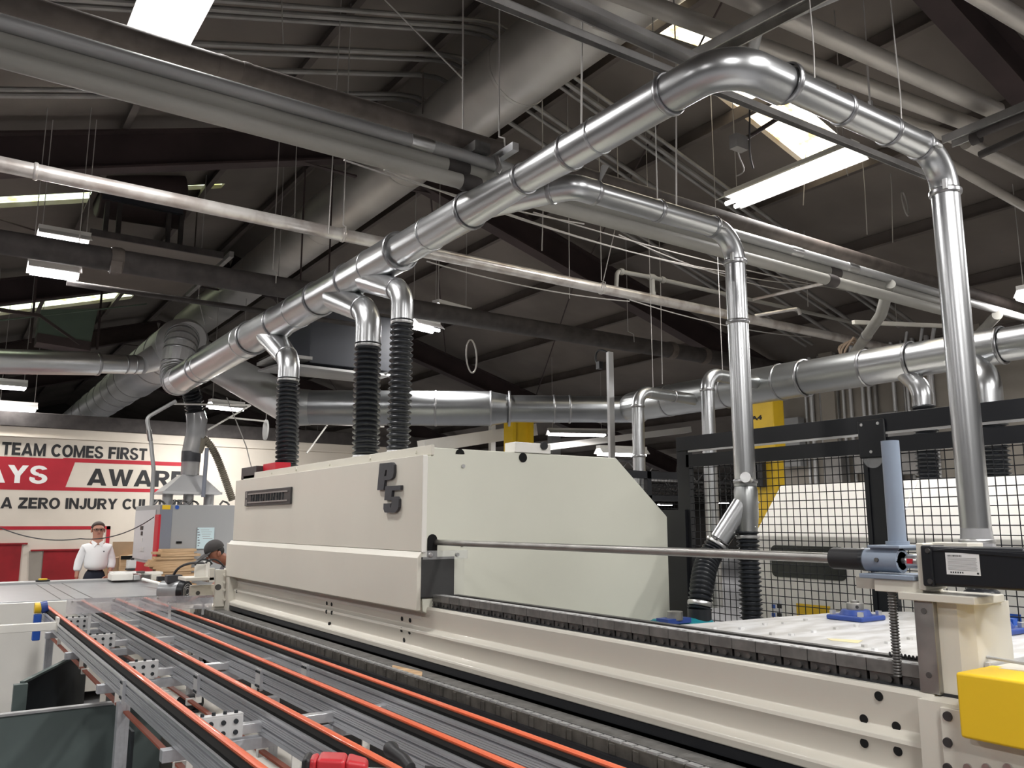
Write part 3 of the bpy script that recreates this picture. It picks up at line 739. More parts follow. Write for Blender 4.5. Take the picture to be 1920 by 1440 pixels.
# P and 5 in raised dark letters: outlines measured on the front face
def face_pts(pts): return [AX(px, py, HXF - .006) for px, py in pts]
S = lambda u, v: (420 + u * 440 / 1920.0, 820 + v * 330 / 1440.0)
def raised(polys, name):
    mb = MB()
    for p in polys: mb.prism([Vector((HXF - .007, q.y, q.z)) for q in face_pts([S(*a) for a in p])], (-.018, 0, 0))
    mb.build(name, 'letter_grey', hood)
raised([[(1295, 215), (1275, 432), (1327, 430), (1336, 350), (1342, 318), (1333, 318), (1343, 268), (1352, 268), (1356, 210)],
        [(1356, 210), (1352, 268), (1356, 270), (1350, 316), (1342, 318), (1336, 352), (1380, 348), (1402, 330), (1411, 290), (1412, 225), (1395, 206)]], 'raised_letter')
raised([[(1342, 400), (1334, 516), (1388, 514), (1392, 488), (1396, 436), (1465, 430), (1468, 393)],
        [(1392, 488), (1388, 514), (1394, 520), (1388, 576), (1440, 595), (1450, 570), (1452, 505), (1436, 484)],
        [(1328, 542), (1326, 585), (1336, 615), (1418, 617), (1440, 595), (1388, 576), (1384, 572), (1386, 540)]], 'raised_letter')
pl = [AX(*p, HXF - .006) for p in ((463, 922), (549, 912), (548, 944), (463, 950))]
y0_, y1_ = pl[0].y, pl[1].y; zt_, zb_ = (pl[0].z + pl[1].z) / 2, (pl[2].z + pl[3].z) / 2
plq = MB().box((HXF - .022, y1_, zb_), (HXF - .006, y0_, zt_)).build('name_plate', 'plaque', hood, bevel=.004)
for z in (zt_ - .03, zb_ + .03): MB().box((HXF - .028, y1_ + .06, z - .006), (HXF - .021, y0_ - .10, z + .006)).build('plate_rule', 'plaque_light', plq)
mb = MB(); n = 13
for i in range(n):        # worn cast lettering, too blurred to read
    y = y0_ - .17 - i * (y0_ - y1_ - .30) / n; zc = (zt_ + zb_) / 2
    mb.box((HXF - .027, y - .030, zc - .03), (HXF - .021, y - .022, zc + .03))
    mb.box((HXF - .027, y - .030, zc + (.022, -.004, -.03)[i % 3]), (HXF - .021, y, zc + (.030, .004, -.022)[i % 3]))
    if i % 2: mb.box((HXF - .027, y - .006, zc - .03), (HXF - .021, y, zc + (.03, .0)[i % 4 == 1]))
mb.build('worn_lettering', 'bin_dark', plq)
mb = MB(); zc = (zt_ + zb_) / 2
for s in (-1, 1): mb.box((HXF - .027, y0_ - .075, zc + s * .035 - .028), (HXF - .021, y0_ - .045, zc + s * .035 + .024)); 
mb.build('plate_emblem', 'plaque_light', plq)
# end face: slot for the feed rod, holes, clear bracket and black mouth
def ey(px, py): return AY(px, py, HY0)
YF = HY0 - .003
p = ey(810, 1012); r = .032
slot = [(p.x + r * math.cos(a), p.z + .0 + r * math.sin(a)) for a in [i * pi / 12 for i in range(13)]] + [(p.x - r, p.z - .14), (p.x + r, p.z - .14)]
MB().prism([(x, YF, z) for x, z in slot], (0, -.003, 0)).build('rod_slot', 'void_black', hood)
for px, py, half in ((862, 848, 1), (980, 858, 0)):
    c = ey(px, py); r = .030
    pts = [(c.x + r * math.cos(a), c.z + (-.01 if half else 0) + r * math.sin(a)) for a in [i * pi / 12 for i in range(13 if half else 24)]]
    MB().prism([(x, YF, z) for x, z in pts], (0, -.003, 0)).build('round_hole', 'void_black', hood)
bolt(hood, ey(868, 874) + Vector((0, -.002, 0)), (0, -1, 0), .012, .008, 'zinc', 'screw'); bolt(hood, ey(866, 1023) + Vector((0, -.002, 0)), (0, -1, 0), .008, .006, 'steel_dark', 'screw')
a, b = ey(782, 1045), ey(850, 1112)
MB().box((a.x + .0, YF - .004, b.z - .02), (b.x, YF, a.z)).build('infeed_mouth', 'void_black', hood)
a, b = ey(780, 1032), ey(862, 1046)
MB().box((a.x, HY0 - .09, b.z), (b.x, HY0 - .082, a.z)).build('clear_guard', 'clear_plastic', hood)
a2, b2 = ey(782, 1046), ey(860, 1120)
MB().box((a2.x - .02, HY0 - .09, b2.z + .02), (b2.x - .02, HY0 - .083, a2.z)).build('clear_guard', 'mouth_plastic', hood)
for px in (793, 842): bolt(hood, (ey(px, 1039).x, HY0 - .09, ey(px, 1039).z), (0, -1, 0), .012, .01, 'zinc', 'screw')
c = AZ(985, 846, 2.2)
MB().box((c.x - .12, c.y - .06, 2.185), (c.x + .16, c.y + .06, 2.25)).build('junction_box', 'cream_white', hood, bevel=.004)
MB().cyl((c.x + .10, c.y - .075, 2.235), (c.x + .10, c.y - .05, 2.235), .026, seg=14).build('cable_gland', 'black_plastic', hood)
rl = MB().box((2.42, 7.2, 2.185), (2.56, 7.55, 2.275)).build('red_beacon_box', 'red', hood, bevel=.006)
MB().box((2.36, 7.55, 2.15), (2.7, 8.0, 2.26)).build('roof_box', 'plaque', hood, bevel=.004)
# side skirt behind hood down to the floor, far side column
MB().box((HXF - .024, HY1 - .02, .9), (HXF + .1, HY1 + .12, 1.56)).build('end_bracket', 'cream', hood, bevel=.004)
MB().box((2.6, 4.5, 0), (4.1, 7.7, .4)).build('plinth', 'cream_side', hood)

# ---- the long fluted beam in front, with the upper feed chain on top
BX = 2.35
beam = thing('feed_beam', 'long cream fluted steel beam running from the hood towards the camera', 'machine', (BX, 5, 0))
BY0, BY1 = 1.33, 8.15
fl = [(BX, 1.275), (BX - .006, 1.262), (BX + .004, 1.17), (BX + .004, 1.158), (BX - .030, 1.143), (BX - .034, 1.130), (BX - .028, 1.115), (BX - .022, 1.060), (BX - .024, 1.050), (BX - .060, 1.034), (BX - .064, 1.024), (BX - .062, 1.000),
      (BX - .05, .996), (BX + .25, .996), (BX + .25, 1.275)]
MB().prism([(x, BY0, z) for x, z in fl], (0, BY1 - BY0, 0)).build('fluted_face', 'cream', beam, ang=20, bevel=.004)
for X0, z in ((BX + .05, .968),):
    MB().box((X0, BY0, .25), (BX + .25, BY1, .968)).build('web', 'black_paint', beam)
MB().box((BX - .060, BY0, .962), (BX + .06, BY1, .997)).build('shade_strip', 'black_paint', beam)  # black strip paints the shade on the beam face under the flange
for y in (1.6, 4.2, 7.6): MB().box((BX + .05, y, 0), (BX + .3, y + .25, .3)).build('foot', 'cream_side', beam)
def hole_group(pts):
    for px, py in pts:
        q = AX(px, py, BX - .01); z = q.z
        # depth of the face at that height
        fx = BX
        for (xa, za), (xb, zb_) in zip(fl[:12], fl[1:12]):
            if zb_ <= z <= za: fx = xa + (xb - xa) * (za - z) / max(1e-6, za - zb_)
        q = AX(px, py, fx)
        MB().cyl((fx - .0025, q.y, q.z), (fx + .01, q.y, q.z), .0135, seg=18).build('bolt_hole', 'void_black', beam)
hole_group([(1648, 1305), (1620, 1348), (1681, 1362), (1621, 1393), (1684, 1408), (754, 1160), (769, 1163), (753, 1181), (768, 1185), (758, 1200)])
for px, py in ((613, 1131), (622, 1133), (612, 1147), (622, 1149), (617, 1170), (437, 1093), (443, 1095), (436, 1106), (444, 1109)):
    hole_group([(px, py)])
# smoked strip under the hood edge
MB().quad((BX - .012, HY0 + .05, 1.20), (BX - .012, 7.9, 1.20), (BX - .012, 7.9, 1.262), (BX - .012, HY0 + .05, 1.262)).build('clear_strip', 'clear_plastic', beam)
# upper chain: light blocks with a dark side row of pins
TX = BX + .03
ch = MB(); y = 1.24; L = .105
while y < 4.22:
    ch.box((TX, y + .0012, 1.305), (TX + .055, y + L - .0012, 1.342)); y += L
ch.build('chain_blocks', 'chain_grey', beam, bevel=.0015)
MB().box((TX + .002, 1.24, 1.3415), (TX + .05, 4.22, 1.3435)).build('chain_top', 'chain_top', beam)
sd_ = MB(); y = 1.24
while y < 4.22:
    sd_.box((TX + .006, y + .004, 1.276), (TX + .05, y + L * .94, 1.305))
    sd_.cyl((TX + .008, y + .03, 1.290), (TX - .004, y + .03, 1.290), .009, seg=10); sd_.cyl((TX + .008, y + .075, 1.290), (TX - .001, y + .075, 1.290), .007, seg=10); y += L
sd_.build('chain_pins', 'steel_dark', beam)
dk = MB(); y = 1.24
while y < 4.22:
    for o in (.02, .055): dk.box((TX + .006, y + o, 1.3436), (TX + .018, y + o + .016, 1.3442))
    y += L
dk.build('chain_slots', 'chain_grey', beam)
MB().box((TX - .012, 1.24, 1.262), (TX + .09, 4.25, 1.279)).build('chain_bed', 'black_rubber', beam)
MB().box((TX + .055, 1.3, 1.28), (TX + .075, 4.25, 1.33)).build('chain_guide', 'steel_dark', beam)
bk = MB(); y = 1.34
while y < 4.22:
    bk.box((TX + .14, y + .001, 1.30), (TX + .175, y + L - .001, 1.336)); y += L
bk.build('rear_rail', 'steel_dark', beam, bevel=.001)
MB().box((TX + .075, 1.34, 1.25), (TX + .19, 4.25, 1.30)).build('rear_bed', 'black_paint', beam)
# end plate with bolts and the yellow guard
q = AX(1765, 1303, BX - .07)
MB().box((BX - .085, 1.02, .60), (BX - .068, q.y, 1.262)).build('end_plate', 'cream', beam, bevel=.003)
MB().box((BX - .070, .95, .60), (BX + .25, BY0 + .01, 1.27)).build('end_block', 'cream', beam)
for py in (1343, 1392, 1440): 
    b_ = AX(1777, py, BX - .086); bolt(beam, b_ + Vector((.0, 0, 0)), (-1, 0, 0), .013, .004, 'plaque', 'socket_bolt')
for px in (1815, 1850, 1890):
    b_ = AX(px, 1440, BX - .086); bolt(beam, b_, (-1, 0, 0), .012, .004, 'zinc', 'socket_bolt')
g0, g1 = AX(1805, 1300, BX - .10), AX(1812, 1380, BX - .10)
MB().box((BX - .13, .85, g1.z - .0), (BX + .06, g0.y, AX(1805, 1258, BX - .1).z)).build('yellow_guard', 'yellow', beam, bevel=.008)
MB().prism([(BX + .02, g0.y - .01, 1.355), (BX + .02, .85, 1.375), (BX + .02, .85, 1.385), (BX + .02, g0.y - .01, 1.365)], (.16, 0, 0)).build('cover_strip', 'cream', beam)
MB().box((BX + .05, g0.y - .0, 1.335), (BX + .13, g0.y + .012, 1.372)).build('cover_bracket', 'plate_white', beam)

# ---- lower feed chain between the belts and the beam
low = thing('feed_chain', 'dirty grey block chain running beside the rightmost orange belt', 'chain', (2.1, 5, .9))
lc = MB(); y = .9; i = 0
while y < 8.0:
    lc.box((2.02, y + .002, .944), (2.045, y + .118, .994))
    lc.box((2.016, y + .085, .950), (2.05, y + .115, .988)); lc.box((2.045, y + .004, .935), (2.10, y + .115, .972)); y += .12
lc.build('chain_blocks', 'chain_rusty', low, bevel=.002)
tp = MB(); y = .9
while y < 8.0:
    tp.box((2.022, y + .004, .994), (2.046, y + .05, 1.001)); tp.box((2.022, y + .062, .994), (2.046, y + .112, 1.001)); y += .12
tp.build('chain_caps', 'chain_light', low)
MB().box((2.045, .9, .90), (2.15, 8.0, .938)).build('chain_bed', 'black_rubber', low)
MB().box((2.00, .9, .5), (2.03, 8.0, .95)).build('chain_rail', 'black_paint', low)
for y in (2.0, 5.0, 7.5): MB().box((2.0, y, 0), (2.15, y + .1, .9)).build('leg', 'black_paint', low)
pr = MB(); y = 1.42
while y < 8.0: pr.box((2.18, y + .001, .90), (2.268, y + .149, .956)); y += .15
pads = thing('feed_track', 'flat grey segmented track lying in the dark gap under the beam', 'chain', (2.22, 5, .8))
pr.build('track_pads', 'chain_grey', pads, bevel=.002)
MB().box((2.17, 1.42, .80), (2.272, 8.0, .90)).build('track_bed', 'black_rubber', pads)
for y in (2.0, 5.0, 7.5): MB().box((2.19, y, 0), (2.27, y + .1, .8)).build('leg', 'black_paint', pads)
tag(MB().prism([AZ(736, 1251, .985), AZ(792, 1264, .985), AZ(790, 1275, .985), AZ(734, 1258, .985)], (0, 0, .012)).build('wood_offcut', 'wood'), 'small pale wood offcut lying on the dirty grey block chain', 'wood')

# ---- feed rod, coupling and motor carriage on the beam end
RXm, RZm = 2.40, 1.655
rod0 = AX(810, 1014, RXm)
rod = thing('feed_rod', 'long bare steel rod passing from the hood slot to the black coupling', 'rod', (RXm, 3, RZm))
RZ0 = AX(1200, 1032, RXm).z
MB().cyl((RXm, AX(1570, 1050, RXm).y, RZ0), (RXm, HY0 + .2, RZ0), .0165, seg=20).build('rod', 'steel', rod)
ca = thing('motor_carriage', 'servo motor carriage with blue tube bracket standing on the cream column', 'machine', (2.45, 1.5, 1.27))
def cy_(px): return AX(px, 1050, RXm).y
MB().cyl((RXm, cy_(1562), RZ0), (RXm, cy_(1622), RZ0), .034, seg=28).build('rubber_sleeve', 'black_plastic', ca, bevel=.004)
MB().cyl((RXm, cy_(1620), RZ0), (RXm, cy_(1628), RZ0), .036, seg=28).build('sleeve_collar', 'black_rubber', ca)
bt = MB(); ya, yb = cy_(1626), cy_(1692)
bt.tube([(RXm, ya, RZ0), (RXm, yb, RZ0), (RXm, yb, RZ0), (RXm, ya - .02, RZ0)], [.036, .036, .027, .027], 28); bt.build('bearing_tube', 'blue_grey', ca)
bolt(ca, AX(1645, 1050, RXm - .033), (-1, 0, .1), .007, .008, 'steel_dark', 'set_screw')
MB().cyl((RXm, ya - .01, RZ0), (RXm, cy_(1735), RZ0), .009, seg=14).build('shaft', 'zinc', ca)
MB().cyl((RXm, cy_(1702), RZ0), (RXm, cy_(1726), RZ0), .021, seg=20).build('shaft_coupling', 'zinc', ca, bevel=.003)
MB().box((RXm - .0235, cy_(1708), RZ0 - .006), (RXm - .019, cy_(1718), RZ0 + .008)).build('coupling_mark', 'red', ca)
zt_ = AX(1660, 1022, RXm).z
MB().box((RXm - .02, cy_(1692), RZ0 + .03), (RXm + .09, cy_(1640), zt_ - .008)).build('saddle', 'blue_grey', ca)
MB().box((RXm - .035, cy_(1700), zt_ - .008), (RXm + .10, cy_(1640), zt_)).build('top_flange', 'blue_grey', ca, bevel=.002)
zf = AX(1660, 1079, RXm).z
MB().box((RXm - .05, cy_(1728), zf - .008), (RXm + .10, cy_(1626), zf + .006)).build('base_flange', 'blue_grey', ca, bevel=.003)
tc = AX(1683, 1020, RXm + .03); zt2 = AX(1655, 828, RXm + .03).z
lean = AX(1659, 828, RXm + .03)
MB().cyl((tc.x, tc.y, zt_), (tc.x, tc.y, zt_ + .012), .034, seg=24).build('tube_collar', 'blue_grey', ca)
MB().cyl((tc.x, tc.y, zt_), (tc.x, tc.y, zt2), .0265, seg=28).build('upright_tube', 'blue_grey', ca)
# cream plates under and beside
MB().box((RXm - .04, cy_(1740), zf - .045), (RXm + .07, cy_(1650), zf - .008)).build('cross_arm', 'cream', ca, bevel=.002)
MB().box((RXm + .02, cy_(1650), zf - .045), (RXm + .06, cy_(1595), zf - .008)).build('cross_arm', 'cream', ca, bevel=.002)
yp = cy_(1738)
MB().box((RXm - .055, yp - .022, AX(1735, 1104, RXm).z), (RXm + .06, yp, AX(1735, 1018, RXm).z)).build('motor_plate', 'cream', ca, bevel=.003)
MB().box((RXm + .0, yp - .12, AX(1735, 1018, RXm).z - .01), (RXm + .09, yp, AX(1735, 1018, RXm).z + .002)).build('top_plate', 'cream', ca, bevel=.002)
MB().box((RXm - .065, yp - .16, zf - .062), (RXm + .10, yp + .06, zf - .040)).build('bed_plate', 'cream', ca, bevel=.003)
zr0 = AX(1750, 1245, RXm).z
cl = fillet([(RXm - .02, 0, 0), (RXm - .02, .165, 0), (RXm + .12, .165, 0)], 0)
yc0 = cy_(1830)
MB().prism([(RXm - .03, yp - .015, 1.27), (RXm - .03, yc0 + .05, 1.27), (RXm - .005, yc0 + .015, 1.27), (RXm + .05, yc0 - .01, 1.27), (RXm + .14, yc0 - .01, 1.27), (RXm + .14, yp - .015, 1.27)], (0, 0, zf - .06 - 1.27)).build('column', 'cream', ca, ang=25)
lr = MB().box((RXm - .052, yp - .036, 1.275), (RXm - .03, yp + .022, zf - .062)).build('linear_rail', 'steel', ca, bevel=.003)
for z in (zf - .09, 1.325): bolt(lr, (RXm - .052, yp - .008, z), (-1, 0, 0), .009, .002, 'steel_dark', 'rail_bolt')
# threaded spindle with visible thread
sx, sy = RXm - .02, AX(1675, 1150, RXm - .02).y
mb = MB(); zz = 1.30; pts = []; rr = []
while zz < zf - .03: pts += [(sx, sy, zz), (sx, sy, zz + .0025), (sx, sy, zz + .0045), (sx, sy, zz + .007)]; rr += [.0095, .0135, .0135, .0095]; zz += .0085
mb.tube(pts, rr, 18); mb.build('threaded_spindle', 'steel_dark', ca, ang=60)
# the black servo motor with its rating label
mo = thing('servo_motor', 'black servo motor with a silver rating label at the right edge', 'motor', (RXm, 1.2, RZ0))
zmt, zmb = AX(1740, 1024, RXm - .05).z, AX(1740, 1097, RXm - .05).z
MB().box((RXm - .065, yp - .30, zmb), (RXm + .05, yp - .022, zmt)).build('motor_body', 'black_paint', mo, bevel=.010, seg=3)
MB().box((RXm - .072, yp - .055, zmb - .003), (RXm + .055, yp - .022, zmt + .003)).build('flange', 'black_paint', mo, bevel=.006)
MB().prism([(RXm - .068, yp - .30, zmt - .012), (RXm - .068, yp - .10, zmt - .004), (RXm - .068, yp - .05, zmt - .012), (RXm - .068, yp - .30, zmt - .024)], (.1, 0, 0)).build('body_rib', 'black_paint', mo, bevel=.002)
for z in (zmt - .012, zmb + .012): bolt(mo, (RXm - .068, yp - .045, z), (-1, .2, 0), .008, .006, 'plaque', 'socket_bolt')
la, lb = AX(1772, 1036, RXm - .066), AX(1839, 1080, RXm - .066)
lab = MB().box((RXm - .0665, lb.y, lb.z), (RXm - .0648, la.y, la.z)).build('rating_label', 'label_white', mo)
mb = MB(); W_, H_ = la.y - lb.y, la.z - lb.z
for i in range(11): 
    z = la.z - H_ * (.24 + .055 * i); k = rnd.uniform(.0, .25)
    mb.box((RXm - .0669, lb.y + W_ * (.06 + k * .3), z), (RXm - .0664, la.y - W_ * .06, z + H_ * .012))
mb.build('label_print', 'chain_grey', lab)
mb = MB()
for i in range(14): mb.box((RXm - .0670, la.y - W_ * (.06 + .032 * i) - W_ * rnd.uniform(.008, .02), la.z - H_ * .18), (RXm - .0664, la.y - W_ * (.06 + .032 * i), la.z - H_ * .10))
for i in range(6): mb.box((RXm - .0670, la.y - W_ * (.12 + .07 * i) - W_ * .035, lb.z + H_ * .07), (RXm - .0664, la.y - W_ * (.12 + .07 * i), lb.z + H_ * .14))
mb.cyl((RXm - .0670, lb.y + W_ * .07, lb.z + H_ * .1), (RXm - .0664, lb.y + W_ * .07, lb.z + H_ * .1), H_ * .05, seg=12)
mb.build('label_print', 'sign_black', lab)
cb = thing('motor_cable', 'grey cable trailing over the chain end with a coiled black sheath', 'cable', (2.45, 1.3, 1.35))
ca0 = AX(1668, 1240, TX + .06); ca1 = AX(1742, 1238, TX + .06); ca2 = AX(1850, 1232, TX + .04); ca3 = AX(1925, 1245, TX + .02)
for c_ in (ca0, ca1, ca2, ca3): c_.z = max(c_.z, 1.352)
MB().tube(bez(ca1, lerp(ca1, ca2, .4), lerp(ca1, ca2, .8) + Vector((0, 0, .01)), ca2, 10) + bez(ca2, lerp(ca2, ca3, .3), lerp(ca2, ca3, .7), ca3, 8)[1:], .0045, 10).build('cable_core', 'conduit_grey', cb)
MB().tube([lerp(ca0, ca1, i / 40) + Vector((.004 * math.cos(i * 1.6), 0, .005 * math.sin(i * 1.6))) for i in range(41)], .0035, 8).build('coiled_sheath', 'black_plastic', cb)
# ================================================================ BELT CONVEYOR BED (foreground left)
RAILS = [(.893, 9.0), (1.238, 9.25), (1.553, 9.25), (1.808, 9.25)]
JY = [AX(238, 1275, .865).y, AX(376, 1262, 1.21).y, AX(492, 1255, 1.525).y, AX(578, 1245, 1.78).y]
rlabels = ['leftmost orange belt rail with its dark return belt hanging below', 'second orange belt rail from the left edge of the conveyor', 'third orange belt rail, just left of the one beside the chain', 'rightmost orange belt rail, next to the dirty block chain']
for i, (x, ye) in enumerate(RAILS):
    c = thing('belt_conveyor', rlabels[i], 'conveyor', (x, 5, .88), 'orange belt rails of the conveyor bed')
    y0 = .9
    prof = [(x - .040, .972)]
    for zg, dg, hg in ((.951, .014, .0042), (.939, .0025, .001), (.930, .0025, .001), (.921, .0025, .001), (.909, .014, .0042), (.893, .0025, .001)):
        prof += [(x - .040, zg + hg), (x - .040 + dg, zg + hg * .8), (x - .040 + dg, zg - hg * .8), (x - .040, zg - hg)]
    prof += [(x - .040, .876), (x + .040, .876), (x + .040, .972)]
    MB().prism([(a, y0, z) for a, z in prof], (0, ye - y0, 0)).build('rail_profile', 'aluminium', c, ang=20)
    MB().box((x - .0455, y0, .9655), (x - .034, ye, .9755)).build('edge_highlight', 'aluminium_bright', c)  # brighter metal paints in the highlight along the rail's top edge
    MB().box((x - .034, y0, .972), (x + .034, ye, .988)).build('belt_guide', 'guide_black', c)
    MB().prism([(x + .004, y0, .988), (x + .004, y0, .996), (x + .010, y0, 1.000), (x + .026, y0, 1.000), (x + .032, y0, .996), (x + .032, y0, .988)], (0, ye - y0, 0)).build('orange_belt', 'orange_belt', c)
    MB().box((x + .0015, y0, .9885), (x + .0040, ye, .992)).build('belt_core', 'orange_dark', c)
    # splice plate with its two rows of bolts
    j = MB().box((x - .047, JY[i] - .055, .872), (x - .040, JY[i] + .055, .972)).build('splice_plate', 'plate_white', c, bevel=.001)
    MB().box((x - .056, JY[i] - .058, .868), (x - .040, JY[i] - .050, .976)).build('splice_edge', 'aluminium_bright', c)
    for k in range(4):
        for z in (.885, .957): bolt(j, (x - .047, JY[i] - .035 + k * .023, z), (-1, 0, 0), .007, .006, 'bin_dark')
    # return belt under the rail, on little blocks
    zb = .775
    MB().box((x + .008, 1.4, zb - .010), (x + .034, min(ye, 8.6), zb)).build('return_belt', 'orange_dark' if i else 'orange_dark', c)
    for y in (2.9, 3.75, 5.0, 6.4):
        MB().box((x + .005, y, zb - .03), (x + .05, y + .03, zb + .004)).build('belt_block', 'cream_white', c)
    MB().cyl((x - .02, ye - .03, .955), (x + .035, ye - .03, .955), .036, seg=18).build('end_pulley', 'steel', c)
frame = thing('conveyor_frame', 'aluminium cross bars, bolted white plates and legs carrying the orange belts', 'frame', (1.3, 5, 0))
CY = [3.58, 5.17, 6.55, 7.81]
for k, y in enumerate(CY):
    MB().box((.81, y, .825), (1.87, y + .05, .872)).build('cross_bar', 'aluminium', frame, bevel=.003)
    MB().box((.985, y + .0, .89), (1.87, y + .045, .93)).build('cross_bar', 'aluminium_bright', frame, bevel=.003)
    p = MB().box((.935, y - .012, .885), (1.115, y - .002, .972)).build('bracket_plate', 'plate_white', frame, bevel=.002)
    MB().box((.935, y - .012, .972), (1.115, y + .03, .978)).build('bracket_lip', 'plate_white', frame)
    for bx in (.985, 1.035, 1.085):
        for z in (.908, .95): bolt(p, (bx, y - .012, z), (0, -1, 0), .010, .008, 'bin_dark')
    for bx in (.955, 1.0, 1.045, 1.09): bolt(p, (bx, y + .008, .978), (0, 0, 1), .008, .012, 'bin_dark')
    for bx in (1.28, 1.60): MB().box((bx + .05, y - .01, .72), (bx + .085, y, .90)).build('hanger_strap', 'cream_white', frame)
    MB().box((.90, y - .01, .76), (.925, y, .83)).build('hanger_strap', 'cream_white', frame)
for x, y in ((.905, AX(222, 1320, .875).y), (.905, 8.35), (1.60, 6.3), (1.60, 4.6), (1.86, 3.2), (1.30, 2.6)):
    z0_ = .501 if 1.2 < x < 1.97 else 0.0
    mb = MB().box((x - .03, y, z0_), (x + .03, y + .06, .815))
    for dx in (-.012, .012): mb.box((x + dx - .003, y - .002, z0_ + .02), (x + dx + .003, y, .81))
    mb.build('leg', 'aluminium', frame, bevel=.002)
for x in (1.31, 1.62):
    for y in (5.9, 7.1): MB().box((x, y, .79), (x + .25, y + .05, .83)).build('cross_bar', 'aluminium_bright', frame, bevel=.002)
pan = thing('machine_base', 'pale cream sheet metal base lying under the belt rails', 'machine', (1.5, 5, 0))
MB().box((1.34, 1.2, 0), (1.94, 8.4, .50)).build('base_body', 'pan_paint', pan, bevel=.01)
for y in (3.9, 5.4, 6.8): MB().box((1.34, y, .50), (1.94, y + .012, .5015)).build('sheet_seam', 'chain_light', pan)
lm = thing('gear_motor', 'small black motor lying on the cream base under the first belts', 'motor', (1.27, 4.6, .5))
c_ = AZ(356, 1318, .56)
MB().cyl(c_ + Vector((-.06, -.03, 0)), c_ + Vector((.05, .03, 0)), .055, seg=20).build('motor_body', 'black_plastic', lm); MB().cyl(c_ + Vector((.05, .03, 0)), c_ + Vector((.062, .036, 0)), .057, seg=20).build('end_cap', 'steel_dark', lm)
MB().box(c_ - Vector((.05, .04, .06)), c_ + Vector((.05, .04, -.04))).build('motor_foot', 'black_plastic', lm)
# clear dusty splash strip across the far end
gs = thing('clear_guard', 'dusty clear plastic strip standing across the far ends of the belts', 'guard', (1.5, 7.72, .9))
g = AY(122, 1150, 7.7); h = AY(400, 1116, 7.7)
MB().prism([(.93, 7.70, 1.02), (2.08, 7.70, 1.00), (2.08, 7.70, 1.115), (.93, 7.70, 1.14)], (0, .008, 0)).build('plastic_sheet', 'acrylic', gs)
for x in (.97, 1.28, 1.62): bolt(gs, (x, 7.698, 1.118), (0, -1, 0), .008, .008, 'zinc', 'screw')
for x in (1.10, 1.72, 2.0): MB().box((x, 7.715, .80), (x + .02, 7.735, 1.05)).build('support_bar', 'plate_white', gs)
# white square tube and the small blue and yellow actuator at left
tb = thing('square_tube', 'white square tube running in from the left edge to the first belt rail', 'tube', (.3, 7.5, .94))
MB().bar((-.4, 7.42, .965), (.845, 7.5, .955), .05, .06).build('tube_body', 'cream_white', tb, bevel=.004)
MB().box((.845, 7.44, .915), (.862, 7.57, 1.02)).build('end_plate', 'cream_white', tb, bevel=.002)
av = thing('air_valve', 'small blue and yellow valve hanging at the end of the first belt rail', 'valve', (.78, 8.75, .8))
p = AX(72, 1140, .80)
MB().cyl(p + Vector((-.03, 0, 0)), p + Vector((.02, 0, 0)), .045, seg=18).build('yellow_cap', 'yellow', av)
MB().cyl(p + Vector((.02, 0, 0)), p + Vector((.07, 0, .01)), .05, seg=18).build('blue_body', 'blue_cast', av)
MB().box(p + Vector((-.03, -.03, -.27)), p + Vector((.03, .03, -.05))).build('blue_handle', 'blue', av, bevel=.008)
# grey-green steel hopper at the bottom left
bn = thing('hopper_bin', 'dark grey green sheet steel bin with a slanted back under the first rail', 'bin', (.3, 5.6, 0))
def panel(a, b, z0, z1a, z1b, m, name, t=.012):
    a, b = Vector(a), Vector(b); d = (b - a).normalized(); n_ = Vector((-d.y, d.x, 0)) * t
    return MB().prism([(a.x, a.y, z0), (b.x, b.y, z0), (b.x, b.y, z1b), (a.x, a.y, z1a)], n_).build(name, m, bn)
FB = AZ(0, 1341, .70); FC = AZ(318, 1316, .70)
panel((FB.x - 1.2, FB.y, 0), (FC.x, FB.y - .02, 0), 0, .70, .70, 'bin_green', 'front_panel')
MB().box((FB.x - 1.2, FB.y - .03, .695), (FC.x, FB.y + .02, .708)).build('front_rim', 'chain_light', bn)
panel((FC.x, FB.y, 0), (1.27, 7.6, 0), 0, .70, .82, 'bin_dark', 'right_panel')
panel((.57, 6.55, 0), (1.10, 7.6, 0), 0, .70, .735, 'bin_dark', 'back_panel')
MB().bar((.57, 6.55, .705), (1.10, 7.6, .745), .03, .015).build('back_rim', 'bin_green', bn)
MB().box((.52, 6.50, 0), (.60, 6.56, .70)).build('corner_post', 'bin_green', bn)
panel((.90, 5.7, 0), (.90, 5.76, 0), 0, .66, .66, 'bin_green', 'inner_rib')
MB().box((FB.x - 1.2, FB.y + .05, .02), (1.05, 6.6, .04)).build('bin_floor', 'void_black', bn)
MB().box((.99, FB.y - .45, 0), (1.004, FB.y - .01, .62)).build('side_flap', 'bin_dark', bn)
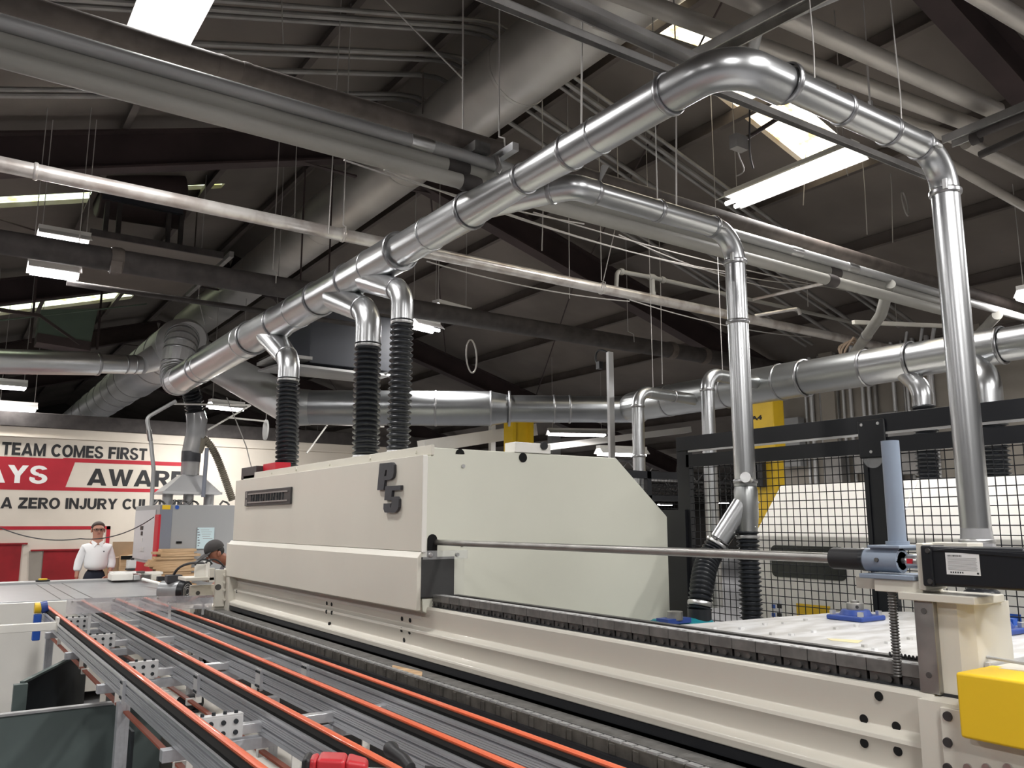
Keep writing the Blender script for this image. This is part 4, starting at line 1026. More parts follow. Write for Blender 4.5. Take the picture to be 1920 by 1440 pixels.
# broad grey belt table behind the rails
tbl = thing('outfeed_table', 'wide flat grey belt table with a white front in front of the man', 'table', (.3, 10.7, 0))
MB().prism([(-2.2, 9.42, .955), (2.30, 9.42, .955), (2.30, 11.9, .955), (-2.2, 12.2, .955)], (0, 0, .045)).build('table_belt', 'slab_grey', tbl, bevel=.004)
MB().box((-2.2, 9.36, .0), (1.30, 9.42, .99)).build('front_panel', 'cream_white', tbl, bevel=.004)
MB().box((1.30, 9.36, .70), (2.30, 9.42, .955)).build('front_apron', 'cream_white', tbl)
MB().box((-2.2, 9.44, .1), (2.2, 11.9, .95)).build('table_body', 'pan_paint', tbl)
MB().box((-2.2, 11.9, .93), (2.30, 12.2, 1.025)).build('rear_rail', 'conduit_grey', tbl)
for px in (72, 96, 125):
    a = AZ(px, 1098, 1.0012); MB().box((a.x - .006, 9.43, 1.0005), (a.x + .006, 11.9, 1.0015)).build('belt_joint', 'steel_dark', tbl)
a = AZ(85, 1092, 1.03); MB().cyl((a.x, 12.0, 1.025), (a.x, 12.0, 1.06), .05, seg=16).build('push_button', 'yellow', tbl); MB().cyl((a.x, 12.0, 1.025), (a.x, 12.0, 1.045), .08, seg=16).build('button_base', 'black_plastic', tbl)
# the red and grey hammer drill lying on the rails
dr = thing('hammer_drill', 'red and grey hammer drill with a spiral bit lying across the belt rails', 'drill', (1.2, 2.2, 1.0))
d0, d1 = Vector((.925, 2.365, 1.064)), Vector((1.50, 2.055, 1.035)); ax = (d1 - d0).normalized()
sdv = ax.cross(UZ)
def dpt(s, w=0, z=0): return d0 + ax * s + sdv * w + UZ * z
bd = MB()
for (s0, s1, w0, w1, h0, h1, z0, z1) in ((0, .03, .030, .044, .030, .040, 0, .0), (.03, .11, .044, .046, .040, .038, 0, 0), (.11, .17, .046, .034, .038, .030, 0, -.004)):
    vs = [dpt(s, a * w, b * h + z) for s, w, h, z in ((s0, w0, h0, z0), (s1, w1, h1, z1)) for a, b in ((-1, -1), (1, -1), (1, 1), (-1, 1))]
    bd.add(vs, [(3, 2, 1, 0), (4, 5, 6, 7), (0, 1, 5, 4), (1, 2, 6, 5), (2, 3, 7, 6), (3, 0, 4, 7)])
bd.build('red_housing', 'red_tool', dr, bevel=.012, seg=3)
MB().bar(dpt(-.012), dpt(.012), .085, .078).build('rear_bumper', 'black_plastic', dr, bevel=.012, seg=3)
MB().bar(dpt(.13, 0, -.018), dpt(.34, 0, -.022), .072, .040).build('grey_gearbox', 'conduit_grey', dr, bevel=.010, seg=3)
MB().cyl(dpt(.33, 0, -.015), dpt(.40, 0, -.015), .030, .024, 20).build('chuck', 'black_plastic', dr)
MB().cyl(dpt(.40, 0, -.015), dpt(.43, 0, -.015), .020, .016, 18).build('chuck_nose', 'black_rubber', dr)
hk = [dpt(.29, -.03, 0), dpt(.27, -.07, .012), dpt(.24, -.12, .018), dpt(.23, -.145, .020), dpt(.225, -.16, .02)]
MB().tube(hk, [.016, .017, .018, .024, .021], 16).build('side_handle', 'black_plastic', dr)
nb = 70; bit = MB()
for ph in (0, pi):
    bit.tube([dpt(.43 + .23 * i / nb, .0075 * math.cos(ph + i * .42), -.015 + .0075 * math.sin(ph + i * .42)) for i in range(nb + 1)], .0055, 8)
bit.cyl(dpt(.42, 0, -.015), dpt(.66, 0, -.015), .006, seg=10); bit.build('spiral_bit', 'bit_steel', dr)
MB().bar(dpt(.655, 0, -.015), dpt(.675, 0, -.015), .022, .008).build('bit_tip', 'steel_dark', dr)
MB().bar(dpt(.03, 0, -.045), dpt(.06, .0, -.045), .05, .03).build('grip', 'black_plastic', dr, bevel=.01)
# cream brackets and motor at the far end of the bed
mk = thing('end_drive', 'cream bracket stack at the far end of the beam, beside the capped man', 'machine', (2.1, 8.3, .9))
q = lambda px, py, Y=8.2: AY(px, py, Y)
def vbox(px0, py0, px1, py1, Y, dep, name, m, par, bev=.003):
    a, b = AY(px0, py1, Y), AY(px1, py0, Y); return MB().box((a.x, Y, a.z), (b.x, Y + dep, b.z)).build(name, m, par, bevel=bev)
vbox(402, 1068, 424, 1138, 8.02, .05, 'side_plate', 'cream', mk)
vbox(392, 1065, 403, 1092, 8.05, .04, 'web_plate', 'cream', mk)
vbox(348, 1082, 402, 1090, 8.05, .30, 'shelf', 'cream', mk)
vbox(365, 1058, 391, 1084, 8.20, .03, 'upper_plate', 'cream_white', mk)
vbox(389, 1054, 394, 1092, 8.10, .20, 'upright', 'cream_white', mk)
vbox(356, 1096, 402, 1118, 8.25, .04, 'lower_plate', 'cream', mk)
vbox(422, 1066, 428, 1136, 8.0, .1, 'flange', 'cream_white', mk)
for py in (1078, 1092, 1106, 1124): bolt(mk, q(420, py, 8.0), (0, -1, 0), .012, .012, 'cream', 'bolt')
p = q(409, 1101, 8.02); MB().cyl(p + Vector((0, -.002, 0)), p + Vector((0, .01, 0)), .028, seg=16).build('oval_hole', 'steel_dark', mk)
p = q(371, 1112, 8.25); MB().cyl(p + Vector((0, -.002, 0)), p + Vector((0, .01, 0)), .02, seg=16).build('round_hole', 'steel_dark', mk)
for a, b in (((398, 1058), (365, 1060)), ((420, 1063), (385, 1056))):
    MB().tube(sag(q(*a, 8.15), q(*b, 8.15), -.05), .008, 8).build('cable', 'black_plastic', mk)
MB().tube(bez(q(394, 1060, 8.2), q(370, 1050, 8.3), q(330, 1055, 8.5), q(325, 1082, 8.6)), .012, 8).build('cable', 'wire_dark', mk)
MB().box((1.98, 8.05, .0), (2.36, 8.4, .98)).build('pedestal', 'cream', mk)
em = thing('electric_motor', 'round black fan motor in a cream frame at the table corner', 'motor', (1.9, 8.7, .96))
p = q(346, 1109, 8.5)
MB().cyl(p + Vector((-.17, .16, 0)), p + Vector((-.02, .02, 0)), .098, .104, 28).build('motor_body', 'slab_grey', em)
fc = MB().cyl(p + Vector((-.02, .02, 0)), p + Vector((.02, -.02, 0)), .110, .098, 28).build('fan_cover', 'black_paint', em)
for r in (.03, .05, .07): 
    mb = MB(); c = p + Vector((.0205, -.0205, 0)); dirn = Vector((1, -1, 0)).normalized(); d_, u, v = frame_of(dirn)
    mb.tube([c + (u * math.cos(a) + v * math.sin(a)) * r for a in [2 * pi * i / 24 for i in range(25)]], .004, 6); mb.build('cover_ring', 'plaque_light', fc)
MB().box(p + Vector((-.16, .02, .08)), p + Vector((-.02, .14, .155))).build('terminal_box', 'letter_grey', em, bevel=.008)
vbox(302, 1094, 313, 1122, 8.6, .05, 'frame_plate', 'cream', em); MB().box(p + Vector((-.25, -.06, -.20)), p + Vector((.05, .1, -.10))).build('motor_base', 'cream', em)
MB().cyl(AZ(268, 1086, 1.09), AZ(306, 1096, 1.06), .018, seg=12).build('shaft_tube', 'cream_white', em)
tu = thing('tracking_unit', 'pale machine parts on the far table edge below the red striped cabinet', 'machine', (1.9, 11.5, 1.0))
def tb_(px0, py0, px1, py1, Y, dep, name, m, bev=.004):
    a, b = AY(px0, py1, Y), AY(px1, py0, Y); return MB().box((a.x, Y, max(a.z, 1.027)), (b.x, Y + dep, max(b.z, 1.06))).build(name, m, tu, bevel=bev)
tb_(209, 1076, 250, 1092, 11.6, .30, 'white_box', 'cream_white'); tb_(250, 1078, 264, 1092, 11.6, .28, 'grey_box', 'plate_white'); tb_(212, 1072, 262, 1077, 11.7, .3, 'box_lid', 'white')
tb_(239, 1050, 256, 1066, 11.95, .12, 'control_box', 'plate_white'); tb_(238, 1066, 254, 1070, 11.9, .14, 'box_foot', 'black_plastic'); tb_(245, 1070, 250, 1078, 11.97, .05, 'stem', 'steel')
tb_(264, 1072, 306, 1078, 11.5, .2, 'slide_bar', 'cream_white'); tb_(268, 1078, 282, 1090, 11.4, .15, 'clamp_block', 'steel_dark'); tb_(296, 1081, 310, 1090, 11.0, .1, 'black_knob', 'black_plastic'); tb_(283, 1076, 303, 1089, 11.45, .1, 'slide_plate', 'cream')
tb_(246, 1046, 252, 1051, 11.97, .05, 'green_knob', 'black_plastic'); tb_(258, 1071, 272, 1075, 11.4, .1, 'dark_block', 'steel_dark')
# ================================================================ RIGHT SIDE: saw table, fence, second machine
sw = thing('saw_table', 'scuffed white bolted steel plate table behind the upper chain', 'table', (3.5, 2.3, 0))
pl = [(2.64, 1.60), (4.60, 1.56), (4.60, 2.72), (4.25, 2.92), (3.05, 3.02), (2.64, 3.10)]
mat('scuffed_white', (0.70, 0.70, 0.70), .35, 0, col2=(.50, .49, .47), scale=4, nlo=.40, nhi=.60, stretch=(1, 3, 1))
MB().prism([(x, y, 1.22) for x, y in pl], (0, 0, .03)).build('top_plate', 'scuffed_white', sw, bevel=.002)
MB().box((2.75, 1.7, 0), (4.35, 2.85, 1.22)).build('table_body', 'cream_side', sw)
for px, py in ((1340, 1180), (1390, 1180), (1434, 1172), (1511, 1164), (1470, 1170), (1448, 1190), (1484, 1192), (1526, 1186), (1568, 1180), (1606, 1175), (1621, 1213), (1640, 1219), (1665, 1207), (1706, 1199), (1834, 1217)):
    p = AZ(px, py, 1.25)
    if 2.66 < p.x < 4.4 and 1.62 < p.y < 3.0: bolt(sw, p, (0, 0, 1), .014, .010, 'scuffed_white', 'hex_bolt', True)
yl = [AZ(*p, 1.2506) for p in ((1550, 1197), (1618, 1201), (1608, 1206), (1558, 1201))]
MB().prism(yl, (0, 0, .0008)).build('worn_label', 'label_worn', sw)
def bearing(px, py, label):
    p = AZ(px, py, 1.25); t = thing('flange_bearing', label, 'bearing', p, 'blue flange bearings on the white table')
    MB().box(p + Vector((-.105, -.105, .001)), p + Vector((.105, .105, .026))).build('flange', 'blue_cast', t, bevel=.008, seg=3)
    MB().cyl(p + Vector((0, 0, .024)), p + Vector((0, 0, .052)), .082, .068, 30).build('housing', 'blue_cast', t, bevel=.004)
    MB().cyl(p + Vector((0, 0, .048)), p + Vector((0, 0, .086)), .043, seg=28).build('collar', 'steel', t, bevel=.003)
    MB().cyl(p + Vector((0, 0, .08)), p + Vector((0, 0, .098)), .022, seg=20).build('shaft_end', 'steel', t)
    MB().cyl(p + Vector((-.030, -.030, .068)), p + Vector((-.035, -.035, .068)), .008, seg=10).build('set_screw', 'black_plastic', t)
    for a, b in ((-1, -1), (1, -1), (1, 1), (-1, 1)):
        bolt(t, p + Vector((a * .08, b * .08, .026)), (0, 0, 1), .017, .022, 'zinc', 'hex_bolt', True)
    return t
bearing(1605, 1162, 'blue flange bearing left of the threaded spindle, near the yellow plates')
bearing(1866, 1186, 'blue flange bearing right of the cream column, under the drop duct')
t = thing('bearing_block', 'pale blue bracket on the table at the right edge', 'bracket', AZ(1915, 1190, 1.25))
p = AZ(1915, 1180, 1.255)
MB().box(p + Vector((-.08, -.12, 0)), p + Vector((.1, .06, .02))).build('plate', 'blue_grey', t, bevel=.003)
MB().box(p + Vector((-.07, .0, .02)), p + Vector((-.03, .04, .05))).build('blue_nut', 'blue', t)
# teal dust motor at the hose end
tm = thing('dust_motor', 'teal motor housing under the bent black hose', 'motor', (3.9, 3.9, 0))
e = AX(1312, 1160, 4.05); e.z = 1.20
MB().cyl((e.x - .35, e.y + .05, 1.03), (e.x + .06, e.y - .02, 1.03), .135, .125, 28).build('motor_body', 'teal', tm, bevel=.02)
MB().cyl((e.x, e.y, 1.1), (e.x, e.y, 1.21), .075, seg=24).build('inlet_collar', 'black_rubber', tm)
p = Vector((e.x - .25, e.y - .03, 1.16)); MB().cyl(p, p + Vector((0, 0, .05)), .05, seg=20).build('steel_cap', 'steel', tm); MB().box(p - Vector((.1, .04, .02)), p + Vector((.1, .06, .01))).build('cap_plate', 'blue_cast', tm)
MB().box((e.x - .3, e.y - .1, 0), (e.x, e.y + .1, .92)).build('motor_stand', 'black_paint', tm)
# black fence with wire mesh panels
FX = 5.0
fn = thing('wire_fence', 'black steel safety fence with square wire mesh behind the white table', 'fence', (FX, 3, 0))
FY = [4.80, 3.09, 1.42]
ztop = 2.44
MB().box((FX - .035, .6, ztop - .115), (FX + .035, 4.84, ztop)).build('top_rail', 'black_paint', fn, bevel=.003)
for y in FY: MB().box((FX - .02, y - .06, 0), (FX + .05, y + .05, ztop)).build('post', 'black_paint', fn, bevel=.003)
def mesh_panel(ya, yb, z0, z1):
    p = MB()
    p.box((FX - .03, ya, z1 - .10), (FX + .01, yb, z1)); p.box((FX - .03, ya, z0), (FX + .01, yb, z0 + .04)); p.box((FX - .03, ya, z0), (FX + .01, ya + .03, z1)); p.box((FX - .03, yb - .03, z0), (FX + .01, yb, z1))
    p = p.build('panel_frame', 'black_paint', fn)
    m = MB(); s = .0545
    n = int((yb - ya) / s)
    for i in range(1, n): m.cyl((FX - .01, ya + (yb - ya) * i / n, z0), (FX - .01, ya + (yb - ya) * i / n, z1), .0034, seg=6)
    n = int((z1 - z0) / s)
    for i in range(1, n): m.cyl((FX - .0145, ya, z0 + (z1 - z0) * i / n), (FX - .0145, yb, z0 + (z1 - z0) * i / n), .0034, seg=6)
    m.build('wire_mesh', 'black_paint', p)
mesh_panel(3.14, 4.74, .12, 2.29); mesh_panel(1.47, 3.03, .12, 2.29); mesh_panel(.6, 1.37, .12, 2.29)
MB().box((FX - .045, 3.14, ztop - .132), (FX - .036, 4.7, ztop - .118)).build('zinc_channel', 'zinc', fn); MB().box((FX - .045, .6, ztop - .132), (FX - .036, 3.03, ztop - .118)).build('zinc_channel', 'zinc', fn)
pt = MB().box((FX - .055, 2.99, 2.16), (FX - .035, 3.18, 2.41)).build('joint_plate', 'black_paint', fn, bevel=.012)
for y, z in ((3.145, 2.38), (3.03, 2.38), (3.09, 2.20)): bolt(pt, (FX - .056, y, z), (-1, 0, 0), .011, .006, 'zinc', 'screw')
MB().cyl((FX - .046, 3.09, 2.165), (FX - .04, 3.09, 2.165), .07, seg=24).build('roller_disc', 'clear_plastic', fn)
MB().box((FX - .06, 4.74, .9), (FX + .0, 5.05, 1.85)).build('gate_panel', 'black_paint', fn)
# other fence leaf, turned away behind the corner
f2 = thing('fence_gate', 'farther wire mesh fence leaf seen beyond the black corner post', 'fence', (5.6, 6.6, 0))
for x in (5.35, 6.35): MB().box((x - .03, 6.6, 0), (x + .03, 6.66, 2.3)).build('post', 'black_paint', f2)
MB().box((5.35, 6.6, 2.22), (6.9, 6.66, 2.3)).build('top_rail', 'black_paint', f2); MB().box((5.35, 6.6, 1.98), (6.9, 6.65, 2.04)).build('mid_rail', 'black_paint', f2)
m = MB()
for i in range(30): m.cyl((5.35 + i * .05, 6.63, .2), (5.35 + i * .05, 6.63, 2.25), .0022, seg=5)
for i in range(40): m.cyl((5.35, 6.63, .2 + i * .05), (6.85, 6.63, .2 + i * .05), .0022, seg=5)
m.build('wire_mesh', 'black_paint', f2)
# second cream machine behind the mesh
m2 = thing('sheet_metal_machine', 'white sloping sheet metal machine hood seen through the wire mesh', 'machine', (6.8, 3, 0))
MX = 6.2; YA, YB = -.5, 5.10
MB().prism([(MX, YB, .0), (MX, YB, 1.63), (MX + .42, YB, 2.10), (MX + 1.9, YB, 2.13), (MX + 1.9, YB, 0)], (0, YA - YB, 0)).build('body', 'cream_white', m2, bevel=.008)
for y in (3.73, 2.02): MB().prism([(MX - .003, y, .3), (MX - .003, y, 1.63), (MX + .417, y, 2.10), (MX + .425, y, 2.105), (MX + .01, y, 1.62), (MX + .01, y, .3)], (0, .02, 0)).build('panel_seam', 'plaque_light', m2)
wn = MB(); a, b = AX(1445, 1022, MX - .004), AX(1588, 1085, MX - .004)
z1, z0 = a.z, b.z - .02; r = .05; ya, yb = b.y, a.y; pts = []
for cy0, cz0, st in ((yb - r, z1 - r, 0), (ya + r, z1 - r, pi / 2), (ya + r, z0 + r, pi), (yb - r, z0 + r, 3 * pi / 2)):
    for i in range(7): an = st + i * pi / 12; pts.append((MX - .002, cy0 + r * math.cos(an), cz0 + r * math.sin(an)))
wn.prism(pts, (-.006, 0, 0)).build('dark_window', 'window_dark', m2)
def sticker(x0, y0, x1, y1, m, name):
    a, b = AX(x0, y0, MX - .002), AX(x1, y1, MX - .002); return MB().box((MX - .004, a.y, b.z), (MX - .001, b.y, a.z)).build(name, m, m2)
sticker(1493, 1131, 1558, 1162, 'yellow', 'yellow_plate'); sticker(1692, 1150, 1722, 1178, 'yellow', 'yellow_plate')
s_ = sticker(1447, 1124, 1468, 1168, 'label_white', 'safety_label')
for py in (1133, 1149, 1162):
    a, b = AX(1447, py, MX - .0045), AX(1454, py + 8, MX - .0045); MB().box((MX - .006, a.y, b.z), (MX - .0035, b.y, a.z)).build('blue_mark', 'blue', s_)
    a, b = AX(1457, py, MX - .0045), AX(1466, py + 8, MX - .0045); MB().box((MX - .006, a.y, b.z), (MX - .0035, b.y, a.z)).build('black_mark', 'sign_black', s_)
a = AX(1860, 1175, MX - .003); MB().box((MX - .004, a.y - .2, a.z), (MX - .001, a.y, a.z + .1)).build('blue_label', 'blue', m2)
# yellow crane column marked A4
yc = thing('crane_column', 'yellow steel column marked A4 behind the middle drop duct', 'column', (9.5, 7.4, 0))
a, b = AX(1395, 760, 9.5), AX(1462, 760, 9.5)
MB().box((9.5, b.y + .12, 2.70), (9.75, a.y + .25, 3.55)).build('column_head', 'yellow_old', yc, bevel=.02); MB().box((9.52, b.y + .15, 0), (9.72, a.y - .02, 2.8)).build('column_shaft', 'yellow_old', yc, bevel=.01)
o = AX(1400, 790, 9.497); e2 = AX(1425, 776, 9.497)
text('EA4', AX(1402, 790, 9.497).y - AX(1429, 790, 9.497).y, e2.z - o.z - .02, 'sign_black', yc, (9.497, AX(1402, 790, 9.497).y, o.z), (0, -1, 0), (0, 0, 1), .004, .04)
for px in (1418, 1430):
    c = AX(px, 880, 9.45); MB().box(c + Vector((-.05, -.03, -.25)), c + Vector((.03, .06, .15))).build('hook_block', 'black_paint', yc, bevel=.01)
yk = thing('yellow_column', 'yellow steel column rising behind the hood roof near the junction box', 'column', (9, 13, 0))
c = AY(985, 815, 13); MB().box((c.x - .3, 13, 0), (c.x - .22, 13.3, 4)).build('flange', 'yellow_old', yk); MB().box((c.x - .22, 13.1, 0), (c.x + .12, 13.2, 4)).build('web', 'yellow_old', yk); MB().box((c.x + .12, 13, 0), (c.x + .2, 13.3, 4)).build('flange', 'yellow_old', yk)
# conduits dropping down the right-hand wall
cond = [(1518, 690, 865), (1530, 700, 880), (1548, 690, 900), (1556, 690, 905), (1572, 680, 900), (1580, 690, 905), (1592, 700, 900), (1604, 730, 870), (1630, 735, 905), (1642, 735, 905), (1654, 735, 905), (1716, 690, 905), (1728, 640, 860), (1742, 700, 905), (1756, 640, 860), (1690, 660, 905), (1764, 700, 905), (1702, 640, 800)]
for px, t_, b_ in cond:
    a = AX(px, b_, 13.16); r = rnd.choice((.025, .032, .04)); zt_ = AX(px, t_ - 40, 13.1).z
    o = MB().tube(fillet([(13.155, a.y, 1.0), (13.155, a.y, zt_), (12.8, a.y - .3, zt_ + .35)], .15, 4), r, 8).build('wall_conduit', 'conduit' if rnd.random() < .4 else 'plate_white')
    tag(o, 'vertical electrical conduit in the row climbing the right wall', 'conduit', 'conduits on the right wall')
for px, py, w_, h_ in ((1570, 880, .35, .6), (1672, 790, .3, .3), (1620, 860, .25, .5), (1486, 830, .5, .9), (1700, 850, .5, .7)):
    a = AX(px, py, 13.0)
    o = MB().box((12.86, a.y - w_ / 2, a.z - h_ / 2), (13.05, a.y + w_ / 2, a.z + h_ / 2)).build('electrical_box', 'conduit' if px != 1486 else 'cabinet_grey', bevel=.01)
    tag(o, {1570: 'small box under the conduits left of the fence plate', 1672: 'small box on the wall just right of the crook elbow', 1620: 'narrow box on the wall beside the fence plate', 1486: 'large grey electrical cabinet right of the yellow A4 column', 1700: 'box on the wall left of the black fence hose'}[px], 'box')
tag(MB().box((13.0, AX(1649, 880, 13).y, AX(1640, 870, 13).z - .7), (13.19, AX(1636, 880, 13).y, AX(1640, 830, 13).z)).build('wall_notice', 'label_white'), 'white and blue notice on the wall behind the fence post', 'notice')
# bright dock opening and white beams at the back of the hall
o = thing('white_beam', 'white painted beam crossing behind the hood near the wide glowing light', 'beam', (9, 14, 2.6))
MB().bar(AY(790, 838, 14), AY(1000, 806, 14.2), .25, .25).build('beam', 'cream_white', o)
MB().bar(AY(1000, 842, 15), AY(1290, 806, 14), .3, .14).build('brace', 'cream_white', o)
o = thing('hall_column', 'slim white steel column seen between yellow column and hoses', 'column', (8.6, 14, 0))
c = AY(925, 810, 15); MB().box((c.x - .06, 15, 0), (c.x + .06, 15.1, 4.2)).build('shaft', 'cream_white', o)
o = thing('hall_column', 'grey steel column standing in front of the wide glowing light', 'column', (12, 15, 0)); c = AY(1042, 810, 16); MB().box((c.x - .1, 16, 0), (c.x + .15, 16.2, 4)).build('shaft', 'conduit_grey', o)
st = thing('strut_post', 'galvanized strut post standing behind the hood with a black plug hanging beside it', 'post', (6, 6.5, 0))
c = AX(1144, 760, 6.4); zt_ = AX(1144, 660, 6.4).z
MB().box((6.38, c.y - .03, 1.2), (6.44, c.y + .03, zt_)).build('strut', 'zinc', st); MB().box((6.36, c.y - .035, 1.2), (6.38, c.y - .015, zt_)).build('strut_lip', 'zinc', st)
pg = AX(1124, 683, 6.4); MB().tube(bez(AX(1140, 662, 6.4), AX(1110, 640, 6.4), AX(1115, 690, 6.4), pg), .012, 8).build('cord', 'black_plastic', st); MB().box(pg - Vector((.03, .03, .06)), pg + Vector((.03, .03, .03))).build('plug', 'black_plastic', st)
# ================================================================ OVERHEAD PIPES AND CONDUITS
def hpipe(name, label, cat, Y, z, x0, x1, r, m, joints=(), jm='pipe_dusty', jr=.012, group=None, hang=(), jw=.07, slope=0.0):
    t = thing(name, label, cat, ((x0 + x1) / 2, Y, z), group)
    A_, B_ = Vector((x0, Y, z)), Vector((x1, Y + slope * (x1 - x0), z))
    MB().cyl(A_, B_, r, seg=24).build('pipe_body', m, t)
    for jx in joints:
        k = (jx - x0) / (x1 - x0); ring(t, lerp(A_, B_, k), B_ - A_, r, jw, jr, jm, 'coupling')
    for hx in hang:
        k = (hx - x0) / (x1 - x0); p = lerp(A_, B_, k)
        MB().tube([p + Vector((.0, -r - .01, 0)), p + Vector((0, -r - .006, r)), p + Vector((0, 0, r * 1.6)), (p.x, p.y, roof_z(p.x) - .05)], .006, 6).build('hanger_rod', 'wire', t)
    return t
BY = 4.5
def bz(py, px=636, Y=BY): return AY(px, py, Y).z
def bx_(px, py, Y=BY): return AY(px, py, Y).x
r = (bz(173) - bz(209)) / 2
hpipe('sprinkler_pipe', 'thick dark brown pipe on top of the pipe bundle at upper left', 'pipe', BY + .1, bz(191, Y=BY + .1), -1.5, 12.5, r, 'pipe_dusty', joints=(bx_(425, 115, BY), bx_(470, 130, BY)), jm='pipe_dusty', jr=.004, jw=.05, hang=(3.05,))
r = (bz(213) - bz(238)) / 2
hpipe('conduit_pipe', 'slim grey conduit in the bundle between the brown pipe and the pale pipes', 'conduit', BY - .02, bz(225, Y=BY - .02), -1.5, 12.5, r, 'conduit_grey', joints=(bx_(787, 270), bx_(1487, 463), bx_(1592, 492)), jm='zinc', jr=.004, jw=.16)
r = (bz(240) - bz(268)) / 2 + .006
hpipe('drain_pipe', 'upper pale plastic pipe in the pipe bundle, ending at a dark coupling', 'pipe', BY + .03, bz(255, Y=BY + .03), -1.5, 9.2, r, 'pvc_grey', joints=(bx_(860, 318), bx_(1565, 495)), jm='pipe_black', jr=.008, jw=.16)
hpipe('drain_pipe', 'lowest pale plastic pipe in the pipe bundle, with a bolted collar', 'pipe', BY - .06, bz(279, Y=BY - .06), -1.5, 9.0, r * .92, 'pvc_grey', joints=(bx_(872, 342), bx_(1545, 500)), jm='pipe_black', jr=.010, jw=.14)
st = thing('strut_hanger', 'short steel strut with bright open end clamped across the pipe bundle', 'bracket', (3.0, BY, 4.2))
c = AY(950, 285, BY - .15)
MB().box(c + Vector((-.22, .05, -.02)), c + Vector((-.10, .45, .05))).build('channel', 'steel_dark', st); MB().box(c + Vector((-.02, -.1, -.025)), c + Vector((.03, .3, .03))).build('bright_channel', 'aluminium_bright', st)
MB().tube([c + Vector((-.05, .05, -.03)), c + Vector((-.04, .03, -.12)), c + Vector((-.06, .03, -.16))], .02, 10).build('pipe_clamp', 'zinc', st)
# bright white pipe
z7 = AY(640, 440, 7).z
fp_ = hpipe('fire_pipe', 'long white painted pipe with a bright highlight crossing behind the main duct', 'pipe', 7, z7, -1.5, 13.0, .060, 'pipe_white', joints=(AY(66, 328, 7).x, AY(643, 441, 7).x, AY(1128, 545, 7).x), jm='pipe_white', jr=.010, jw=.03, hang=(AY(643, 441, 7).x, AY(1128, 545, 7).x))
P = [AY(1155, 548, 7), AY(1157, 508, 7), AY(1222, 520, 7), AY(1380, 556, 7.0), AY(1600, 605, 7.0), AY(1610, 612, 7)]
bp = MB().tube(fillet(P[:3], .06, 5) + P[3:], .026, 14).build('branch_pipe', 'pvc_grey', fp_)
MB().tube([AY(1224, 560, 7), AY(1222, 520, 7)], .034, 14).build('riser', 'pvc_grey', bp)
for a, b in ((P[1], P[2]), (P[2], P[3]), (AY(1224, 556, 7), P[2])): ring(bp, lerp(a, b, .12), b - a, .028, .06, .012, 'pvc_grey', 'elbow_collar')
ring(bp, P[2], P[3] - P[1], .03, .1, .012, 'pvc_grey', 'tee'); MB().tube([AY(1410, 562, 7), AY(1590, 521, 5.4)], .02, 10).build('side_branch', 'pipe_white', bp); MB().tube(fillet([AY(1415, 592, 7), AY(1497, 578, 6.6), AY(1500, 590, 6.6)], .05, 4), .024, 10).build('drop_branch', 'pipe_white', bp)
# dark sprinkler main
z9 = AY(640, 557, 9).z
hpipe('sprinkler_main', 'long thick black dusty sprinkler main crossing behind the takeoff elbows', 'pipe', 9, z9, -2, 14, .118, 'pipe_black', joints=(AY(217, 503, 9).x, AY(1258, 665, 9).x, AY(1320, 675, 9).x), jm='pipe_dusty', jr=.02, jw=.12, hang=(AY(510, 540, 9).x, 8.3))
for px in (217,): p = AY(px, 503, 8.85); o = MB().box(p - Vector((.05, .05, .06)), p + Vector((.05, .04, .06))).build('clamp_lug', 'pipe_dusty', bpy.data.objects['sprinkler_main'])
hpipe('brace_bar', 'thin dark steel bar running just below the sprinkler main at left', 'bar', 9.6, AY(400, 570, 9.6).z, .9, 4.4, .03, 'pipe_black')
# conduits following the underside of the roof over the ridge
for i, (px, py) in enumerate(((890, 23), (880, 37), (868, 46), (820, 88), (803, 97), (783, 128), (733, 161), (726, 170))):
    y = AZ(px, py, ZR - .27).y; L = []
    for x in (-5.5, 0, XR - .25): L.append((x, y, roof_z(x) - .27))
    L.append((XR, y, ZR - .30))
    for x in (XR + .3, 8, 12.2): L.append((x, y, roof_z(x) - .27))
    o = MB().tube(fillet(L, [0, 0, .3, .3, .3, 0, 0], 4), .024 + .006 * (i % 2), 10).build('roof_conduit', 'conduit')
    tag(o, 'grey conduit bent over the roof ridge in the row behind the big duct', 'conduit', 'conduits bent over the roof ridge')
# upper right bundle
PZ = 4.7
def topline(a, b, r, m, name, label, cat, ext=(0, 0), joints=()):
    A_, B_ = AZ(*a, PZ), AZ(*b, PZ); d = (B_ - A_).normalized(); A_ = A_ - d * ext[0]; B_ = B_ + d * ext[1]
    t = thing(name, label, cat, A_); MB().cyl(A_, B_, r, seg=26).build('pipe_body', m, t)
    for k in joints: ring(t, lerp(A_, B_, k), d, r, .1, .008, 'zinc', 'coupling')
    return t
topline((1478, 34), (1868, 208), .062, 'pipe_grey', 'large_pipe', 'upper thick grey pipe at top right, ending at the steel strut', 'pipe', (1.3, 0))
topline((1440, 92), (1832, 238), .055, 'pipe_grey', 'large_pipe', 'second thick grey pipe from the top right corner bundle, ending at the steel strut', 'pipe', (1.3, 0))
topline((1420, 138), (1800, 262), .045, 'pipe_grey', 'large_pipe', 'third grey pipe of the top right bundle, just above the crossing duct', 'pipe', (1.3, .0))
topline((1830, -12), (1935, 52), .055, 'pipe_grey', 'large_pipe', 'grey pipe cutting across the extreme top right corner', 'pipe', (.5, .5))
topline((1805, 322), (1935, 396), .04, 'pipe_grey', 'large_pipe', 'thin grey pipe running right of the tall drop duct elbow', 'pipe', (.35, .8))
topline((1812, 268), (1935, 330), .05, 'pipe_grey', 'large_pipe', 'grey pipe continuing beyond the steel strut at the right edge', 'pipe', (0, .8))
